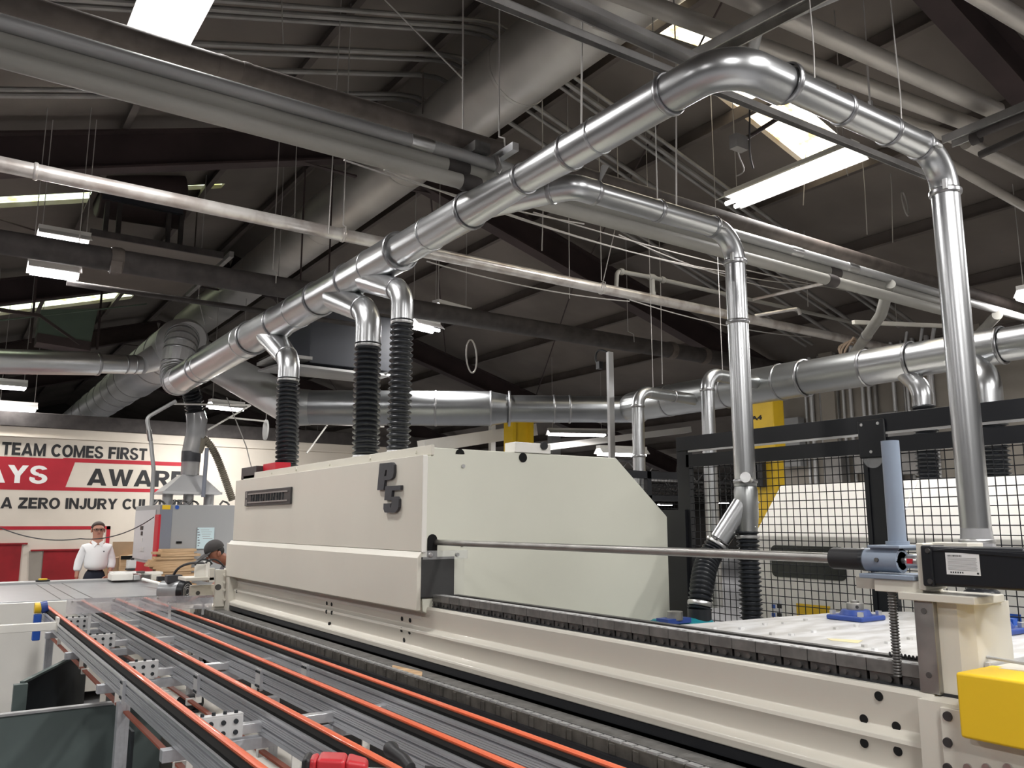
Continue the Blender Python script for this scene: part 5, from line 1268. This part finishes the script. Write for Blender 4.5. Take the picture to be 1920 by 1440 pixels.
ub = thing('bent_conduit', 'grey conduit with a hairpin bend and ribbed couplings at top right', 'conduit', (4, 3, 4.6))
U = [AZ(1585, -18, 4.60), AZ(1500, 18, 4.60), AZ(1420, 55, 4.60), AZ(1408, 112, 4.60), AZ(1480, 134, 4.62), AZ(1560, 166, 4.64)]
MB().tube(fillet(U, [0, 0, .12, .12, 0, 0], 8), .035, 16).build('pipe_body', 'conduit_grey', ub)
for p, d in ((AZ(1494, 14, 4.60), AZ(1520, 4, 4.60) - AZ(1494, 14, 4.60)), (AZ(1482, 135, 4.62), AZ(1500, 142, 4.62) - AZ(1482, 135, 4.62))):
    for k in (-1, 0, 1): ring(ub, p + d.normalized() * k * .04, d, .036, .036, .010, 'zinc', 'coupling')
def strut(a, b, Z, w, h, m, label, ext=(0, 0)):
    A_, B_ = AZ(*a, Z), AZ(*b, Z); d = (B_ - A_).normalized(); A_ = A_ - d * ext[0]; B_ = B_ + d * ext[1]
    t = thing('strut_channel', label, 'strut', A_)
    MB().bar(A_, B_, w, h * .2).build('web', m, t)
    s = d.cross(UZ).normalized()
    for q in (-1, 1): MB().bar(A_ + s * q * w * .46 - UZ * h * .4, B_ + s * q * w * .46 - UZ * h * .4, w * .1, h).build('flange', m, t)
    return t
strut((1296, 108), (1482, 8), 4.55, .11, .06, 'steel', 'shiny steel strut carrying the top right pipes above the duct elbow', (.05, .9))
strut((1800, 250), (1925, 198), 4.55, .13, .06, 'strut', 'steel strut carrying the pipe ends at the right edge', (.1, .8))
strut((930, -3), (1262, 132), 4.3, .045, .04, 'strut', 'thin dusty strut crossing under the big duct', (.8, 2.6))
strut((1060, 0), (1290, 106), 4.35, .10, .04, 'strut', 'wide dusty strut crossing under the big duct', (.9, .2))
o = thing('black_pipe', 'pair of rusty black pipe stubs beside the right edge strut', 'pipe', (6, 2.6, 4.3))
for a, b in (((1835, 252), (1935, 212)), ((1838, 290), (1935, 246))): MB().cyl(AZ(*a, 4.45), AZ(*b, 4.45), .028, seg=14).build('stub', 'pipe_black', o)
MB().cyl(AZ(1822, 262, 4.45), AZ(1838, 256, 4.45), .045, seg=14).build('elbow', 'pipe_black', o)
# sloping pale drop pipes under the bundle
for i, (a, b, c, lab) in enumerate((((1668, 532), (1652, 590), (1598, 668), 'pale drop pipe slanting down from the bundle to a coil of rope'), ((1870, 590), (1850, 612), (1790, 672), 'pale elbow pipe slanting down right of the tall drop duct'))):
    t = thing('slanted_pipe', lab, 'pipe', AY(*a, BY))
    MB().tube(fillet([AY(*a, BY - .05), AY(b[0], b[1], BY + .3), AY(*c, 6.2)], .2, 5), .058, 18).build('pipe_body', 'pvc_grey', t)
    ring(t, lerp(AY(b[0], b[1], BY + .3), AY(*c, 6.2), .45), AY(*c, 6.2) - AY(b[0], b[1], BY + .3), .058, .1, .008, 'conduit', 'coupling')
rp = AY(1602, 655, 6.1); mb = MB()
for k in range(4): mb.tube([rp + Vector((.17 * math.cos(a) * (1 - .06 * k), .06 * math.sin(a * 2 + k) + .03 * k, .15 * math.sin(a) - .02 * k)) for a in [2 * pi * i / 24 for i in range(25)]], .014, 8)
tag(mb.build('rope_coil', 'rope'), 'coil of old rope hung on the slanting drop pipe', 'rope')
o = AY(1645, 663, 6.3); tag(MB().box(o - Vector((.1, .01, .03)), o + Vector((.22, .02, .03))).build('green_tag', 'screen_blue'), 'small pale green strip beside the rope coil', 'tag'); M['tag_green'] = M['screen_blue']
tag(MB().bar(AY(1600, 604, 5.4), AY(1790, 612, 5.2), .04, .045).build('cream_bar', 'cream'), 'straight cream bar hung horizontally behind the slanting pale pipe', 'bar')
# loose cables, wire strings and hangers
def cable(pts, r, m, label, group=None, name='loose_cable'):
    return tag(MB().tube(pts, r, 6).build(name, m), label, 'cable', group)
cs = [((645, 300, 5.6), (1095, 420, 6), .05), ((720, 318, 5.6), (1400, 515, 6.4), .12), ((1000, 398, 6), (1690, 560, 6.6), .10), ((950, 400, 6), (1560, 538, 6.6), .14), ((1160, 440, 6.2), (1500, 548, 6.6), .10), ((800, 490, 6.8), (1180, 565, 6.9), .06), ((1180, 562, 6.8), (1520, 632, 7.2), .08)]
for a, b, s in cs:
    cable(sag(AY(a[0], a[1], a[2]), AY(b[0], b[1], b[2]), s), .007, 'wire', 'pale loose cable swagged across the middle of the ceiling', 'pale cables swagged below the bundle')
def loop(px, py, rx, rz, Y, m, label):
    c = AY(px, py, Y); tag(MB().tube([c + Vector((rx * math.cos(a), .02 * math.sin(a), rz * math.sin(a))) for a in [2 * pi * i / 28 for i in range(29)]] , .010, 8).build('wire_loop', m), label, 'wire')
    return c
loop(884, 668, .075, .21, 8.5, 'wire', 'hanging wire loop left of the roof braces, right of the tallest hose'); loop(1697, 382, .05, .16, 5.2, 'wire', 'pale wire loop hanging left of the tall drop duct')
rods = [((528, 0), (531, 82), 6.5), ((868, 0), (868, 245), 4.6), ((722, 0), (870, 150), 4.7), ((1092, 0), (1090, 240), 3.2), ((1268, 130), (1268, 384), 3.72), ((1516, 190), (1506, 385), 5.8), ((1560, 205), (1590, 330), 5.0), ((1622, 360), (1626, 440), 5.2), ((1672, 355), (1674, 455), 5.2), ((1868, 370), (1878, 475), 5.0), ((1512, 505), (1515, 575), 6.8), ((1675, 535), (1682, 608), 6.7), ((1238, 510), (1242, 720), 7.5), ((640, 0), (616, 440), 6.9), ((1018, 395), (1016, 470), 6.5), ((1160, 400), (1128, 540), 6.9), ((1066, 360), (1068, 560), 7.2), ((555, 300), (552, 430), 9.4), ((372, 560), (384, 610), 12.0), ((520, 560), (530, 700), 11.5)]
for a, b, Y in rods:
    p, q = AY(*a, Y), AY(*b, Y); zt_ = roof_z(p.x) - .02
    o = MB().tube([q, p, (p.x, p.y, max(p.z, zt_))] if zt_ > p.z + .05 else [q, p], .0055, 6).build('hanger_rod', 'wire')
    tag(o, 'thin steel hanger wire dropping from the roof to the pipes', 'wire', 'hanger wires under the roof')
c = AY(1632, 192, 2.75); o = thing('wire_clip', 'forked wire with a small clip hooked above the crossing duct at upper right', 'wire', c)
MB().tube([AY(1618, -10, 2.75), c], .004, 6).build('wire', 'wire', o); MB().tube([AY(1622, 82, 2.75), c + Vector((-.01, 0, 0))], .004, 6).build('wire', 'wire', o); MB().box(c - Vector((.012, .01, .03)), c + Vector((.012, .01, .01))).build('clip', 'zinc', o)
# fixture plate and box left of the big light
o = thing('junction_box', 'perforated junction box with hanging cords by the stained skylight', 'box', AZ(1385, 268, 4.9))
c = AZ(1385, 268, 4.9); MB().box(c - Vector((.07, .04, .06)), c + Vector((.07, .04, .06))).build('box_body', 'strut', o)
MB().tube(bez(c, AZ(1375, 300, 4.8), AZ(1415, 320, 4.8), AZ(1380, 330, 4.75)), .006, 6).build('cord', 'wire', o); MB().tube(bez(AZ(1405, 200, 5.2), AZ(1408, 240, 5), AZ(1400, 280, 4.8), AZ(1412, 315, 4.8)), .008, 6).build('cord', 'wire_dark', o); MB().cyl(c, AZ(1470, 215, 5.3), .02, seg=8).build('arm', 'roof_steel', o)
# ================================================================ HEATERS AND HUNG BOXES
h = thing('unit_heater', 'big dark blue grey box heater hung behind the hoses', 'heater', (4.2, 9.9, 3.6))
MB().box((3.70, 9.9, 3.74), (4.84, 10.7, 4.48)).build('casing', 'heater_blue', h, bevel=.01)
MB().prism([(3.30, 9.75, 3.65), (4.32, 9.70, 3.63), (4.88, 10.0, 3.70), (4.88, 10.7, 3.70), (3.30, 10.7, 3.70)], (0, 0, .03)).build('bottom_tray', 'conduit_grey', h)
for x in (3.75, 4.15): MB().cyl((x, 10.5, 4.48), (x, 10.5, roof_z(x)), .012, seg=8).build('hanger_rod', 'roof_steel', h)
MB().box((3.25, 9.8, 3.76), (3.7, 10.6, 3.80)).build('side_tray', 'strut', h)
h = thing('roof_tank', 'dark tank on steel legs over a hung platform at upper left', 'tank', (2, 12, 5.2))
n0, n1 = AY(168, 441, 11.5), AY(418, 486, 11.5); zp = (n0.z + n1.z) / 2
MB().cyl((1.42, 12.3, 6.35), (2.55, 12.3, 6.40), .40, seg=26).build('tank_body', 'roof_steel', h, bevel=.03)
MB().box((1.45, 11.95, 6.1), (2.5, 12.7, 6.55)).build('saddle_box', 'heater_blue', h)
for px, tp in ((198, 330), (222, 300), (316, 400), (340, 400)):
    q0 = AY(px, 430, 12.0); MB().box((q0.x - .03, 12.0, zp + .03), (q0.x + .03, 12.06, 6.9 if px == 222 else 6.4)).build('leg', 'pipe_black', h)
MB().box((n0.x, 11.5, zp), (n1.x, 13.9, zp + .04)).build('platform', 'roof_deck', h); MB().box((n0.x, 11.47, zp), (n1.x, 11.5, zp + .09)).build('platform_edge', 'pipe_black', h)
MB().box((n1.x + .06, 11.4, zp + .02), (n1.x + .12, 13.9, zp + .10)).build('side_angle', 'strut', h)
for x in (n0.x + .05, n1.x - .05): MB().cyl((x, 13.0, zp + .04), (x, 13.0, roof_z(x)), .01, seg=6).build('hanger_rod', 'roof_steel', h)
g = thing('hung_panel', 'dull green sheet box hung below the long green skylight at left', 'panel', (1.5, 15, 4.7))
MB().prism([(1.06, 15, 4.75), (1.84, 15, 4.70), (1.90, 15, 5.28), (1.08, 15, 5.14)], (0, .5, 0)).build('panel_body', 'green_panel', g)
MB().prism([(1.06, 14.98, 4.60), (1.84, 14.98, 4.55), (1.84, 14.98, 4.70), (1.06, 14.98, 4.75)], (0, .5, 0)).build('panel_skirt', 'roof_steel', g)
MB().cyl(AY(-10, 602, 14.5), AY(275, 570, 14.5), .012, seg=6).build('tie_wire', 'green_panel', g)
for x in (.98, 1.95): MB().cyl((x, 15.1, 4.6), (x, 15.1, roof_z(x)), .02, seg=6).build('hanger_post', 'roof_steel', g)
MB().bar(AY(-5, 580, 14.2), AY(75, 592, 14.4), .06, .05).build('side_arm', 'roof_steel', g); MB().bar(AY(75, 592, 14.4), AY(150, 645, 14.4), .04, .04).build('brace', 'roof_steel', g)
d = AY(498, 806, 12.3); o = thing('white_disc', 'small white disc hanging edge on left of the shortest hose', 'disc', d)
MB().cyl(d - Vector((.012, -.001, 0)), d + Vector((.012, -.001, 0)), .155, seg=28).build('disc', 'white', o); MB().cyl(d + Vector((0, 0, .15)), (d.x, d.y, 3.55), .005, seg=6).build('wire', 'wire', o)
for a, b in (((428, 783), (500, 790)), ((320, 757), (470, 760)), ((390, 806), (470, 760)), ((575, 850), (615, 795)), ((610, 795), (720, 800))):
    tag(MB().tube([AY(*a, 12.8), AY(*b, 12.9)], .014, 8).build('white_conduit', 'cream_white'), 'thin white conduit run between the collecting duct and the hoses', 'conduit', 'white conduits behind the hoses')
tag(MB().tube([AY(425, 745, 12.5), AY(462, 838, 12.5), AY(475, 890, 12.5)], .008, 6).build('guy_wire', 'wire'), 'thin slanting guy wire with a bright turnbuckle above the hood corner', 'wire')
# ================================================================ BACK LEFT: cabinet, extraction hood, boards, people
cb = thing('control_cabinet', 'tall grey machine cabinet with a red stripe along its white side', 'cabinet', (3.2, 13.4, 0))
CX, CY_ = 2.60, 12.6
MB().box((CX, CY_, 0), (4.2, 14.35, 2.0)).build('cabinet_body', 'cabinet_grey', cb, bevel=.006)
MB().box((CX - .006, CY_ + .22, 1.20), (CX, 14.30, 1.93)).build('white_side', 'cabinet_light', cb); MB().box((CX - .006, CY_ + .22, .1), (CX, 14.30, 1.16)).build('pink_side', 'red', cb)
MB().box((CX - .010, CY_ - .01, .2), (CX + .02, CY_ + .24, 1.86)).build('red_stripe', 'red', cb)
MB().box((CX + .005, CY_ - .008, .1), (CX + .17, CY_, 1.99)).build('blue_grey_panel', 'cabinet_blue', cb)
def cst(x0, y0, x1, y1, m, name, d=.012):
    a, b = AY(x0, y1, CY_ - .009), AY(x1, y0, CY_ - .009); return MB().box((a.x, CY_ - d - .009, a.z), (b.x, CY_ - .008, b.z)).build(name, m, cb)
cst(304, 947, 320, 955, 'yellow', 'warning_sticker', .003); cst(330, 1015, 341, 1019, 'void_black', 'recess_handle', .003)
p = AY(332, 951, CY_ - .01); MB().cyl(p, p + Vector((0, -.003, 0)), .028, seg=16).build('blue_sticker', 'blue', cb)
wbd = cst(368, 989, 402, 1029, 'screen_blue', 'white_board', .01)
for i in range(7): cst(370, 992 + i * 5, 373 + (i * 7) % 3, 994 + i * 5, 'cabinet_blue', 'board_note', .0115)
for i in range(5): cst(376 + i, 993 + i * 4, 392 + (i * 5) % 7, 994 + i * 4, 'cabinet_grey', 'board_note', .0115)
for py, w_ in ((990, .2), (1000, .12), (1012, .1), (1030, .3)):
    q_ = AX(266, py, CX - .007); MB().box((CX - .012, q_.y - w_ / 2, q_.z - .03), (CX - .006, q_.y + w_ / 2, q_.z + .03)).build('door_latch', 'black_plastic' if py in (990, 1000) else 'plate_white', cb)
wr_ = tag(MB().tube(sag(AX(288, 969, CX - .02), AX(183, 1000, 1.6), .0) [:1] + sag(AX(288, 970, CX - .02), AY(150, 1010, 12.2), .10) + sag(AY(150, 1010, 12.2), AY(-10, 985, 12.4), .08)[1:], .007, 6).build('power_cord', 'wire_dark'), 'dark cord sagging from the red striped cabinet across the wall to the left edge', 'cord')
# extraction hood over the cabinet
eh = thing('extraction_hood', 'grey pyramid extraction hood with three short pipes on the cabinet', 'hood', (3.1, 13.2, 2.0))
b0 = [(2.70, 12.95, 2.19), (3.54, 12.95, 2.19), (3.54, 13.6, 2.19), (2.70, 13.6, 2.19)]; t0 = [(2.99, 13.1, 2.46), (3.27, 13.1, 2.46), (3.27, 13.4, 2.46), (2.99, 13.4, 2.46)]
MB().add(b0 + t0, [(3, 2, 1, 0), (4, 5, 6, 7), (0, 1, 5, 4), (1, 2, 6, 5), (2, 3, 7, 6), (3, 0, 4, 7)]).build('pyramid', 'galvanized_far', eh); MB().box((2.69, 12.94, 2.165), (3.55, 13.61, 2.20)).build('rim', 'galvanized_far', eh)
for x in (2.82, 3.12, 3.42): MB().cyl((x, 13.2, 2.0), (x, 13.2, 2.17), .075, seg=18).build('short_pipe', 'galvanized_far', eh)
hx = 3.12
MB().cyl((hx, 13.2, 2.45), (hx, 13.2, 2.68), .135, seg=24).build('neck', 'clear_duct', eh); MB().cyl((hx, 13.2, 2.66), (hx, 13.2, 2.82), .140, seg=24).build('dark_sleeve', 'letter_grey', eh)
MB().tube([(hx, 13.2, 2.8), (hx + .05, 13.2, 3.1), (hx + .05, 13.2, 3.3), (hx + .02, 13.2, 3.42)], [.14, .15, .155, .14], 24).build('clear_duct', 'clear_duct', eh)
hose(eh, [(hx + .02, 13.2, 3.40), (hx - .02, 13.18, 3.6), (hx - .10, 13.1, 3.78)], .13, .05, 'flex_section')
bh = thing('vacuum_hose', 'brown ribbed vacuum hose sweeping down to the cabinet top beside the hood', 'hose', (3.5, 13.1, 2.0))
hose(bh, bez(AY(382, 822, 13.1), AY(405, 840, 13.1), AY(415, 880, 13.1), AY(436, 938, 13.1)), .055, .03, m='hose_brown')
MB().cyl(AY(372, 848, 13.15), AY(382, 822, 13.1), .06, seg=14).build('hose_cuff', 'hose_brown', bh)
vh = thing('air_line', 'pale air hose bending down across the sign to the cabinet', 'hose', (2.4, 12.7, 2.0))
MB().tube(fillet([AY(330, 752, 12.6), AY(275, 783, 12.6), AY(283, 830, 12.6), AY(288, 880, 12.6), AY(284, 948, 12.62)], .1, 5), .028, 10).build('hose_body', 'conduit_grey', vh); MB().cyl(AY(279, 806, 12.6), AY(282, 826, 12.6), .036, seg=12).build('fitting', 'zinc', vh)
tag(MB().tube(bez(AY(388, 840, 12.9), AY(386, 870, 12.9), AY(384, 890, 12.9), AY(381, 932, 12.9)), .03, 10).build('grey_hose', 'cabinet_blue'), 'dark hanging hose right of the pyramid hood', 'hose')
for px, py in ((298, 950), (330, 947), (345, 946), (362, 945), (420, 944)):
    p = AY(px, py, 13.0); p.z = 2.0; tag(MB().tube([p + Vector((-.06, 0, .012)), p + Vector((-.02, 0, .07)), p + Vector((.05, .02, .05)), p + Vector((.08, 0, .012))], .016, 8).build('air_fitting', 'steel_dark'), 'small pneumatic fitting on top of the grey cabinet', 'fitting', 'fittings on the cabinet top')
# boards on a cart
ct = thing('board_cart', 'low cart under the stack of pale boards', 'cart', (2.75, 11.75, 0))
MB().box((2.40, 12.26, .86), (3.08, 12.56, .905)).build('cart_top', 'wood', ct)
for x in (2.44, 3.0):
    for y in (12.28, 12.5): MB().box((x, y, 0), (x + .04, y + .04, .86)).build('leg', 'steel_dark', ct)
z = .905
for i in range(14):
    h_ = rnd.uniform(.028, .042); x0 = 2.54 + rnd.uniform(-.06, .06) - (.06 if 3 < i < 11 else 0); x1 = 3.07 + rnd.uniform(-.07, .05); y = 12.28 + rnd.uniform(-.01, .03)
    if i == 13: x0, x1 = 2.60, 3.06
    o = MB().box((x0, y, z), (x1, y + .24, z + h_)).build('board', 'wood', bevel=.002)
    tag(o, 'pale sawn board in the ragged stack behind the electric motor', 'board', 'sawn boards in the stack'); z += h_ + .0004
# cardboard behind the man
cdb = thing('cardboard_box', 'opened brown cardboard box standing behind the man on the right', 'box', (2.4, 14.9, 0))
a, b = AY(212, 1016, 15), AY(252, 1045, 15)
MB().prism([(a.x, 15, b.z), (b.x + .05, 15, b.z + .06), (b.x + .05, 15, a.z), (a.x, 15, a.z)], (0, .03, 0)).build('flap', 'cardboard', cdb)
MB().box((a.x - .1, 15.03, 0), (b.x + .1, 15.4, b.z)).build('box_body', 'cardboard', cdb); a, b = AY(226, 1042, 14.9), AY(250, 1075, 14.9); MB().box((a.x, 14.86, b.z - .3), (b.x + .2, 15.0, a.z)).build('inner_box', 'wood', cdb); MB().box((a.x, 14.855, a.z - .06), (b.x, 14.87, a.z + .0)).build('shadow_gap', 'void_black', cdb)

# ---------------------------------------------------------------- people
def hand(parent, wrist, dirn, palm_n, side, m, curl=.5, s=1.0):
    """one hand: palm and five fingers; dirn points to the finger tips, palm_n out of the palm, side to the thumb"""
    d, n, t = Vector(dirn).normalized(), Vector(palm_n).normalized(), Vector(side).normalized(); w = Vector(wrist)
    V = [w - d * .02, w + d * .035 * s, w + d * .085 * s]; E_ = [(0, 1), (1, 2)]; R_ = [(.024 * s, .020 * s), (.034 * s, .017 * s), (.038 * s, .014 * s)]
    hnd = skin('hand', V, E_, R_, m, parent, 1)
    L = (.068, .076, .070, .056)
    for k in range(4):
        b = w + d * .080 * s + t * (.030 - .020 * k) * s; p = [b - d * .02]; a = .15
        for j in range(3):
            a += curl * (.45 if j else .25); p.append(p[-1] + (d * math.cos(a) + n * math.sin(a)) * (L[k] / 2.6 + (.02 if j == 0 else 0)) * s)
        skin('finger', p, [(0, 1), (1, 2), (2, 3)], [.0095 * s, .009 * s, .0085 * s, .007 * s], m, hnd, 1)
    b = w + d * .02 * s + t * .022 * s
    skin('thumb', [b, b + (d * .5 + t * .8) * .03 * s, b + (d * .85 + t * .8 + n * .2) * .048 * s, b + (d * 1.25 + t * .75 + n * .35) * .058 * s], [(0, 1), (1, 2), (2, 3)], [.014 * s, .012 * s, .010 * s, .008 * s], m, hnd, 1)
    return hnd
mn = thing('person', 'man in a white shirt, dark trousers and glasses standing by the wall, holding paper', 'person', (1.93, 13.3, 0))
def mp(x, y, z): return Vector((1.93 + x, 13.3 + y, z))
V = [mp(0, 0, .95), mp(0, 0, 1.12), mp(0, 0, 1.32), mp(0, 0, 1.45), mp(0, -.015, 1.515), mp(0, -.025, 1.59), mp(0, -.02, 1.655), mp(0, -.01, 1.715)]
E_ = [(0, 1), (1, 2), (2, 3), (3, 4), (4, 5), (5, 6), (6, 7)]
R_ = [.09, .09, .09, .066, .062, (.078, .074), (.086, .082), .066]
def addv(lst, par, rads):
    i = par
    for p, r in zip(lst, rads): V.append(p); R_.append(r); E_.append((i, len(V) - 1)); i = len(V) - 1
addv([mp(-.145, 0, 1.39), mp(-.215, .02, 1.18), mp(-.235, -.03, .97)], 3, [.042, .036, .027])
addv([mp(.145, 0, 1.39), mp(.215, .0, 1.18), mp(.165, -.12, 1.02)], 3, [.042, .036, .027])
addv([mp(-.085, 0, .86), mp(-.095, 0, .50), mp(-.105, .02, .10), mp(-.115, -.13, .045)], 0, [.062, .048, .040, .036])
addv([mp(.085, 0, .86), mp(.095, 0, .50), mp(.105, .02, .10), mp(.115, -.13, .045)], 0, [.062, .048, .040, .036])
skin('body', V, E_, R_, 'skin', mn)
# shirt: torso with belly and sleeves to mid forearm; trousers; shoes
V = [mp(0, -.01, 1.075), mp(0, -.03, 1.17), mp(0, -.02, 1.29), mp(0, 0, 1.39), mp(0, -.005, 1.475)]; E_ = [(0, 1), (1, 2), (2, 3), (3, 4)]; R_ = [(.160, .14), (.170, .165), (.165, .145), (.135, .115), (.078, .075)]
addv([mp(-.155, 0, 1.385), mp(-.215, .02, 1.19), mp(-.232, -.01, 1.06)], 3, [.070, .062, .054]); addv([mp(.155, 0, 1.385), mp(.215, .01, 1.19), mp(.19, -.07, 1.09)], 3, [.070, .062, .054])
skin('shirt', V, E_, R_, 'shirt_white', mn)
for s in (-1, 1):
    MB().prism([mp(s * .005, -.085, 1.455), mp(s * .075, -.055, 1.50), mp(s * .085, -.03, 1.475), mp(s * .05, -.115, 1.40)], (0, -.012, 0)).build('collar', 'shirt_white', mn, bevel=.004)
MB().box(mp(.070, -.150, 1.335), mp(.082, -.120, 1.35)).build('shirt_emblem', 'trousers', mn)
V = [mp(0, -.005, 1.15), mp(0, 0, .93)]; E_ = [(0, 1)]; R_ = [(.140, .125), (.152, .135)]
addv([mp(-.08, 0, .82), mp(-.09, 0, .48), mp(-.105, .015, .11)], 1, [.09, .072, .064]); addv([mp(.08, 0, .82), mp(.09, 0, .48), mp(.105, .015, .11)], 1, [.09, .072, .064])
skin('trousers', V, E_, R_, 'trousers', mn)
for s in (-1, 1): skin('shoe', [mp(s * .105, .05, .05), mp(s * .11, -.05, .05), mp(s * .115, -.16, .035)], [(0, 1), (1, 2)], [(.046, .05), (.05, .045), (.042, .032)], 'black_plastic', mn)
hr = MB()
for i in range(1):
    hr.sphere(mp(0, .006, 1.680), (.090, .098, .086), 20, 12)
hr.v = [Vector((p.x, max(p.y, 13.3 - .080 + max(0, 1.748 - p.z) * 1.7), max(p.z, 1.60))) for p in hr.v]; hr.build('hair', 'hair_grey', mn, ang=180)
for s in (-1, 1):
    MB().sphere(mp(s * .030, -.086, 1.645), (.013, .008, .008), 10, 7).build('eye', 'hair_black', mn); MB().sphere(mp(s * .086, -.005, 1.635), (.011, .022, .034), 10, 8).build('ear', 'skin', mn)
nose = MB().prism([mp(-.014, -.084, 1.608), mp(.014, -.084, 1.608), mp(0, -.080, 1.650)], (0, -.024, -.006)).build('nose', 'skin', mn, bevel=.005)
MB().sphere(mp(0, -.082, 1.583), (.025, .010, .007), 12, 7).build('mouth', 'lip', mn)
g = MB(); g.box(mp(-.062, -.112, 1.652), mp(.062, -.106, 1.660))
for s in (-1, 1):
    g.tube([mp(s * .034 + .026 * math.cos(a), -.109, 1.643 + .017 * math.sin(a)) for a in [2 * pi * i / 16 for i in range(17)]], .003, 6); g.tube([mp(s * .062, -.108, 1.652), mp(s * .09, -.01, 1.650)], .003, 6)
g.build('glasses', 'hair_black', mn)
hand(mn, mp(-.237, -.04, .955), (0, -.15, -1), (1, 0, 0), (0, -1, 0), 'skin', .7); hand(mn, mp(.152, -.145, 1.0), (-.35, -.45, -.8), (-.5, .6, -.1), (-.6, -.5, .4), 'skin', .5)
tag(MB().prism([mp(-.225, -.10, .97), mp(-.20, .05, .97), mp(-.165, .05, .68), mp(-.18, -.10, .68)], (.003, 0, 0)).build('paper_sheet', 'white'), 'white sheet of paper held at the thigh by the man in the white shirt', 'paper')
# second man, bent over behind the machine end
m2_ = thing('person', 'man in a dark baseball cap bent over behind the end of the cream machine', 'person', (2.72, 9.05, 0))
HC_ = Vector((2.43, 9.0, 1.435)); Rm = Matrix.Rotation(-math.radians(24), 3, 'Y')   # chin down, facing -X
def hp(f, s, u): return HC_ + Rm @ Vector((-f, s, u))
V = [Vector((2.86, 9.08, .95)), Vector((2.84, 9.08, 1.12)), Vector((2.76, 9.06, 1.25)), Vector((2.66, 9.04, 1.315)), Vector((2.585, 9.02, 1.345)), hp(-.0, 0, -.045), hp(.01, 0, .02), hp(0, 0, .075)]
E_ = [(i, i + 1) for i in range(7)]; R_ = [.13, .13, .125, .09, .060, .076, .088, .066]
addv([Vector((2.66, 8.84, 1.26)), Vector((2.52, 8.78, 1.08)), Vector((2.30, 8.80, 1.02))], 3, [.052, .042, .032]); addv([Vector((2.66, 9.24, 1.26)), Vector((2.52, 9.30, 1.06)), Vector((2.32, 9.22, 1.02))], 3, [.052, .042, .032])
addv([Vector((2.86, 8.98, .84)), Vector((2.84, 8.97, .48)), Vector((2.90, 8.97, .09)), Vector((2.75, 8.96, .045))], 0, [.085, .058, .042, .036]); addv([Vector((2.86, 9.18, .84)), Vector((2.84, 9.19, .48)), Vector((2.90, 9.19, .09)), Vector((2.75, 9.2, .045))], 0, [.085, .058, .042, .036])
skin('body', V, E_, R_, 'skin_tan', m2_)
V = [Vector((2.87, 9.08, .95)), Vector((2.84, 9.08, 1.12)), Vector((2.76, 9.06, 1.25)), Vector((2.645, 9.04, 1.31))]; E_ = [(0, 1), (1, 2), (2, 3)]; R_ = [(.17, .14), (.175, .145), (.165, .135), (.09, .085)]
addv([Vector((2.67, 8.84, 1.26)), Vector((2.56, 8.79, 1.12))], 2, [.075, .066]); addv([Vector((2.67, 9.24, 1.26)), Vector((2.56, 9.29, 1.12))], 2, [.075, .066])
skin('shirt', V, E_, R_, 'shirt_grey', m2_)
V = [Vector((2.87, 9.08, 1.0)), Vector((2.87, 9.08, .9))]; E_ = [(0, 1)]; R_ = [(.16, .14), (.165, .14)]
addv([Vector((2.86, 8.98, .80)), Vector((2.84, 8.97, .48)), Vector((2.89, 8.97, .11))], 1, [.1, .08, .066]); addv([Vector((2.86, 9.18, .80)), Vector((2.84, 9.19, .48)), Vector((2.89, 9.19, .11))], 1, [.1, .08, .066])
skin('trousers', V, E_, R_, 'trousers', m2_)
cp = MB(); cp.sphere((0, 0, 0), (.104, .092, .094), 22, 14); cp.v = [hp(-p.x * 1 - .005, p.y, max(p.z, -.012) + .045) for p in cp.v]
cpo = cp.build('cap', 'cap', m2_, ang=60)
br = MB(); n = 12; top = []; bot = []
for i in range(n + 1):
    a = -pi / 2 + pi * i / n; top.append((.075 + .115 * math.cos(a), .085 * math.sin(a), .036 - .02 * math.cos(a) - .012 * abs(math.sin(a)))); 
inn = [(.055, .085 * math.sin(-pi / 2 + pi * i / n), .040) for i in range(n + 1)]
vs = [hp(*p) for p in top] + [hp(*p) for p in inn] + [hp(p[0], p[1], p[2] - .005) for p in top] + [hp(p[0], p[1], p[2] - .005) for p in inn]; N = n + 1; fs = []
for i in range(n): fs += [(i, i + 1, N + i + 1, N + i), (2 * N + i, 3 * N + i, 3 * N + i + 1, 2 * N + i + 1), (i, 2 * N + i, 2 * N + i + 1, i + 1), (N + i, N + i + 1, 3 * N + i + 1, 3 * N + i)]
br.add(vs, fs).build('cap_brim', 'cap', cpo)
hb = MB(); hb.sphere((0, 0, 0), (.092, .088, .075), 18, 12); hb.v = [hp(min(-p.x, -.012 - max(0, -p.z) * .5) - .006, p.y, p.z + .012) for p in hb.v]; hb.build('hair', 'hair_black', m2_, ang=180)
MB().add(MB().sphere(hp(-.012, -.088, -.012), (.020, .012, .030), 12, 8).v, MB().sphere((0, 0, 0), 1, 12, 8).f).build('ear', 'skin_tan', m2_, ang=180)
MB().sphere(hp(.095, 0, -.018), (.018, .014, .016), 10, 8).build('nose', 'skin_tan', m2_, ang=180); MB().sphere(hp(.080, 0, -.066), (.008, .024, .007), 10, 8).build('mouth', 'lip', m2_, ang=180)
for s in (-1, 1): MB().sphere(hp(.078, s * .032, .012), (.007, .012, .007), 10, 8).build('eye', 'hair_black', m2_, ang=180)
hand(m2_, (2.29, 8.80, 1.018), (-1, .05, -.05), (0, 0, -1), (0, 1, 0), 'skin_tan', .6); hand(m2_, (2.31, 9.21, 1.018), (-1, -.05, -.05), (0, 0, -1), (0, -1, 0), 'skin_tan', .6)
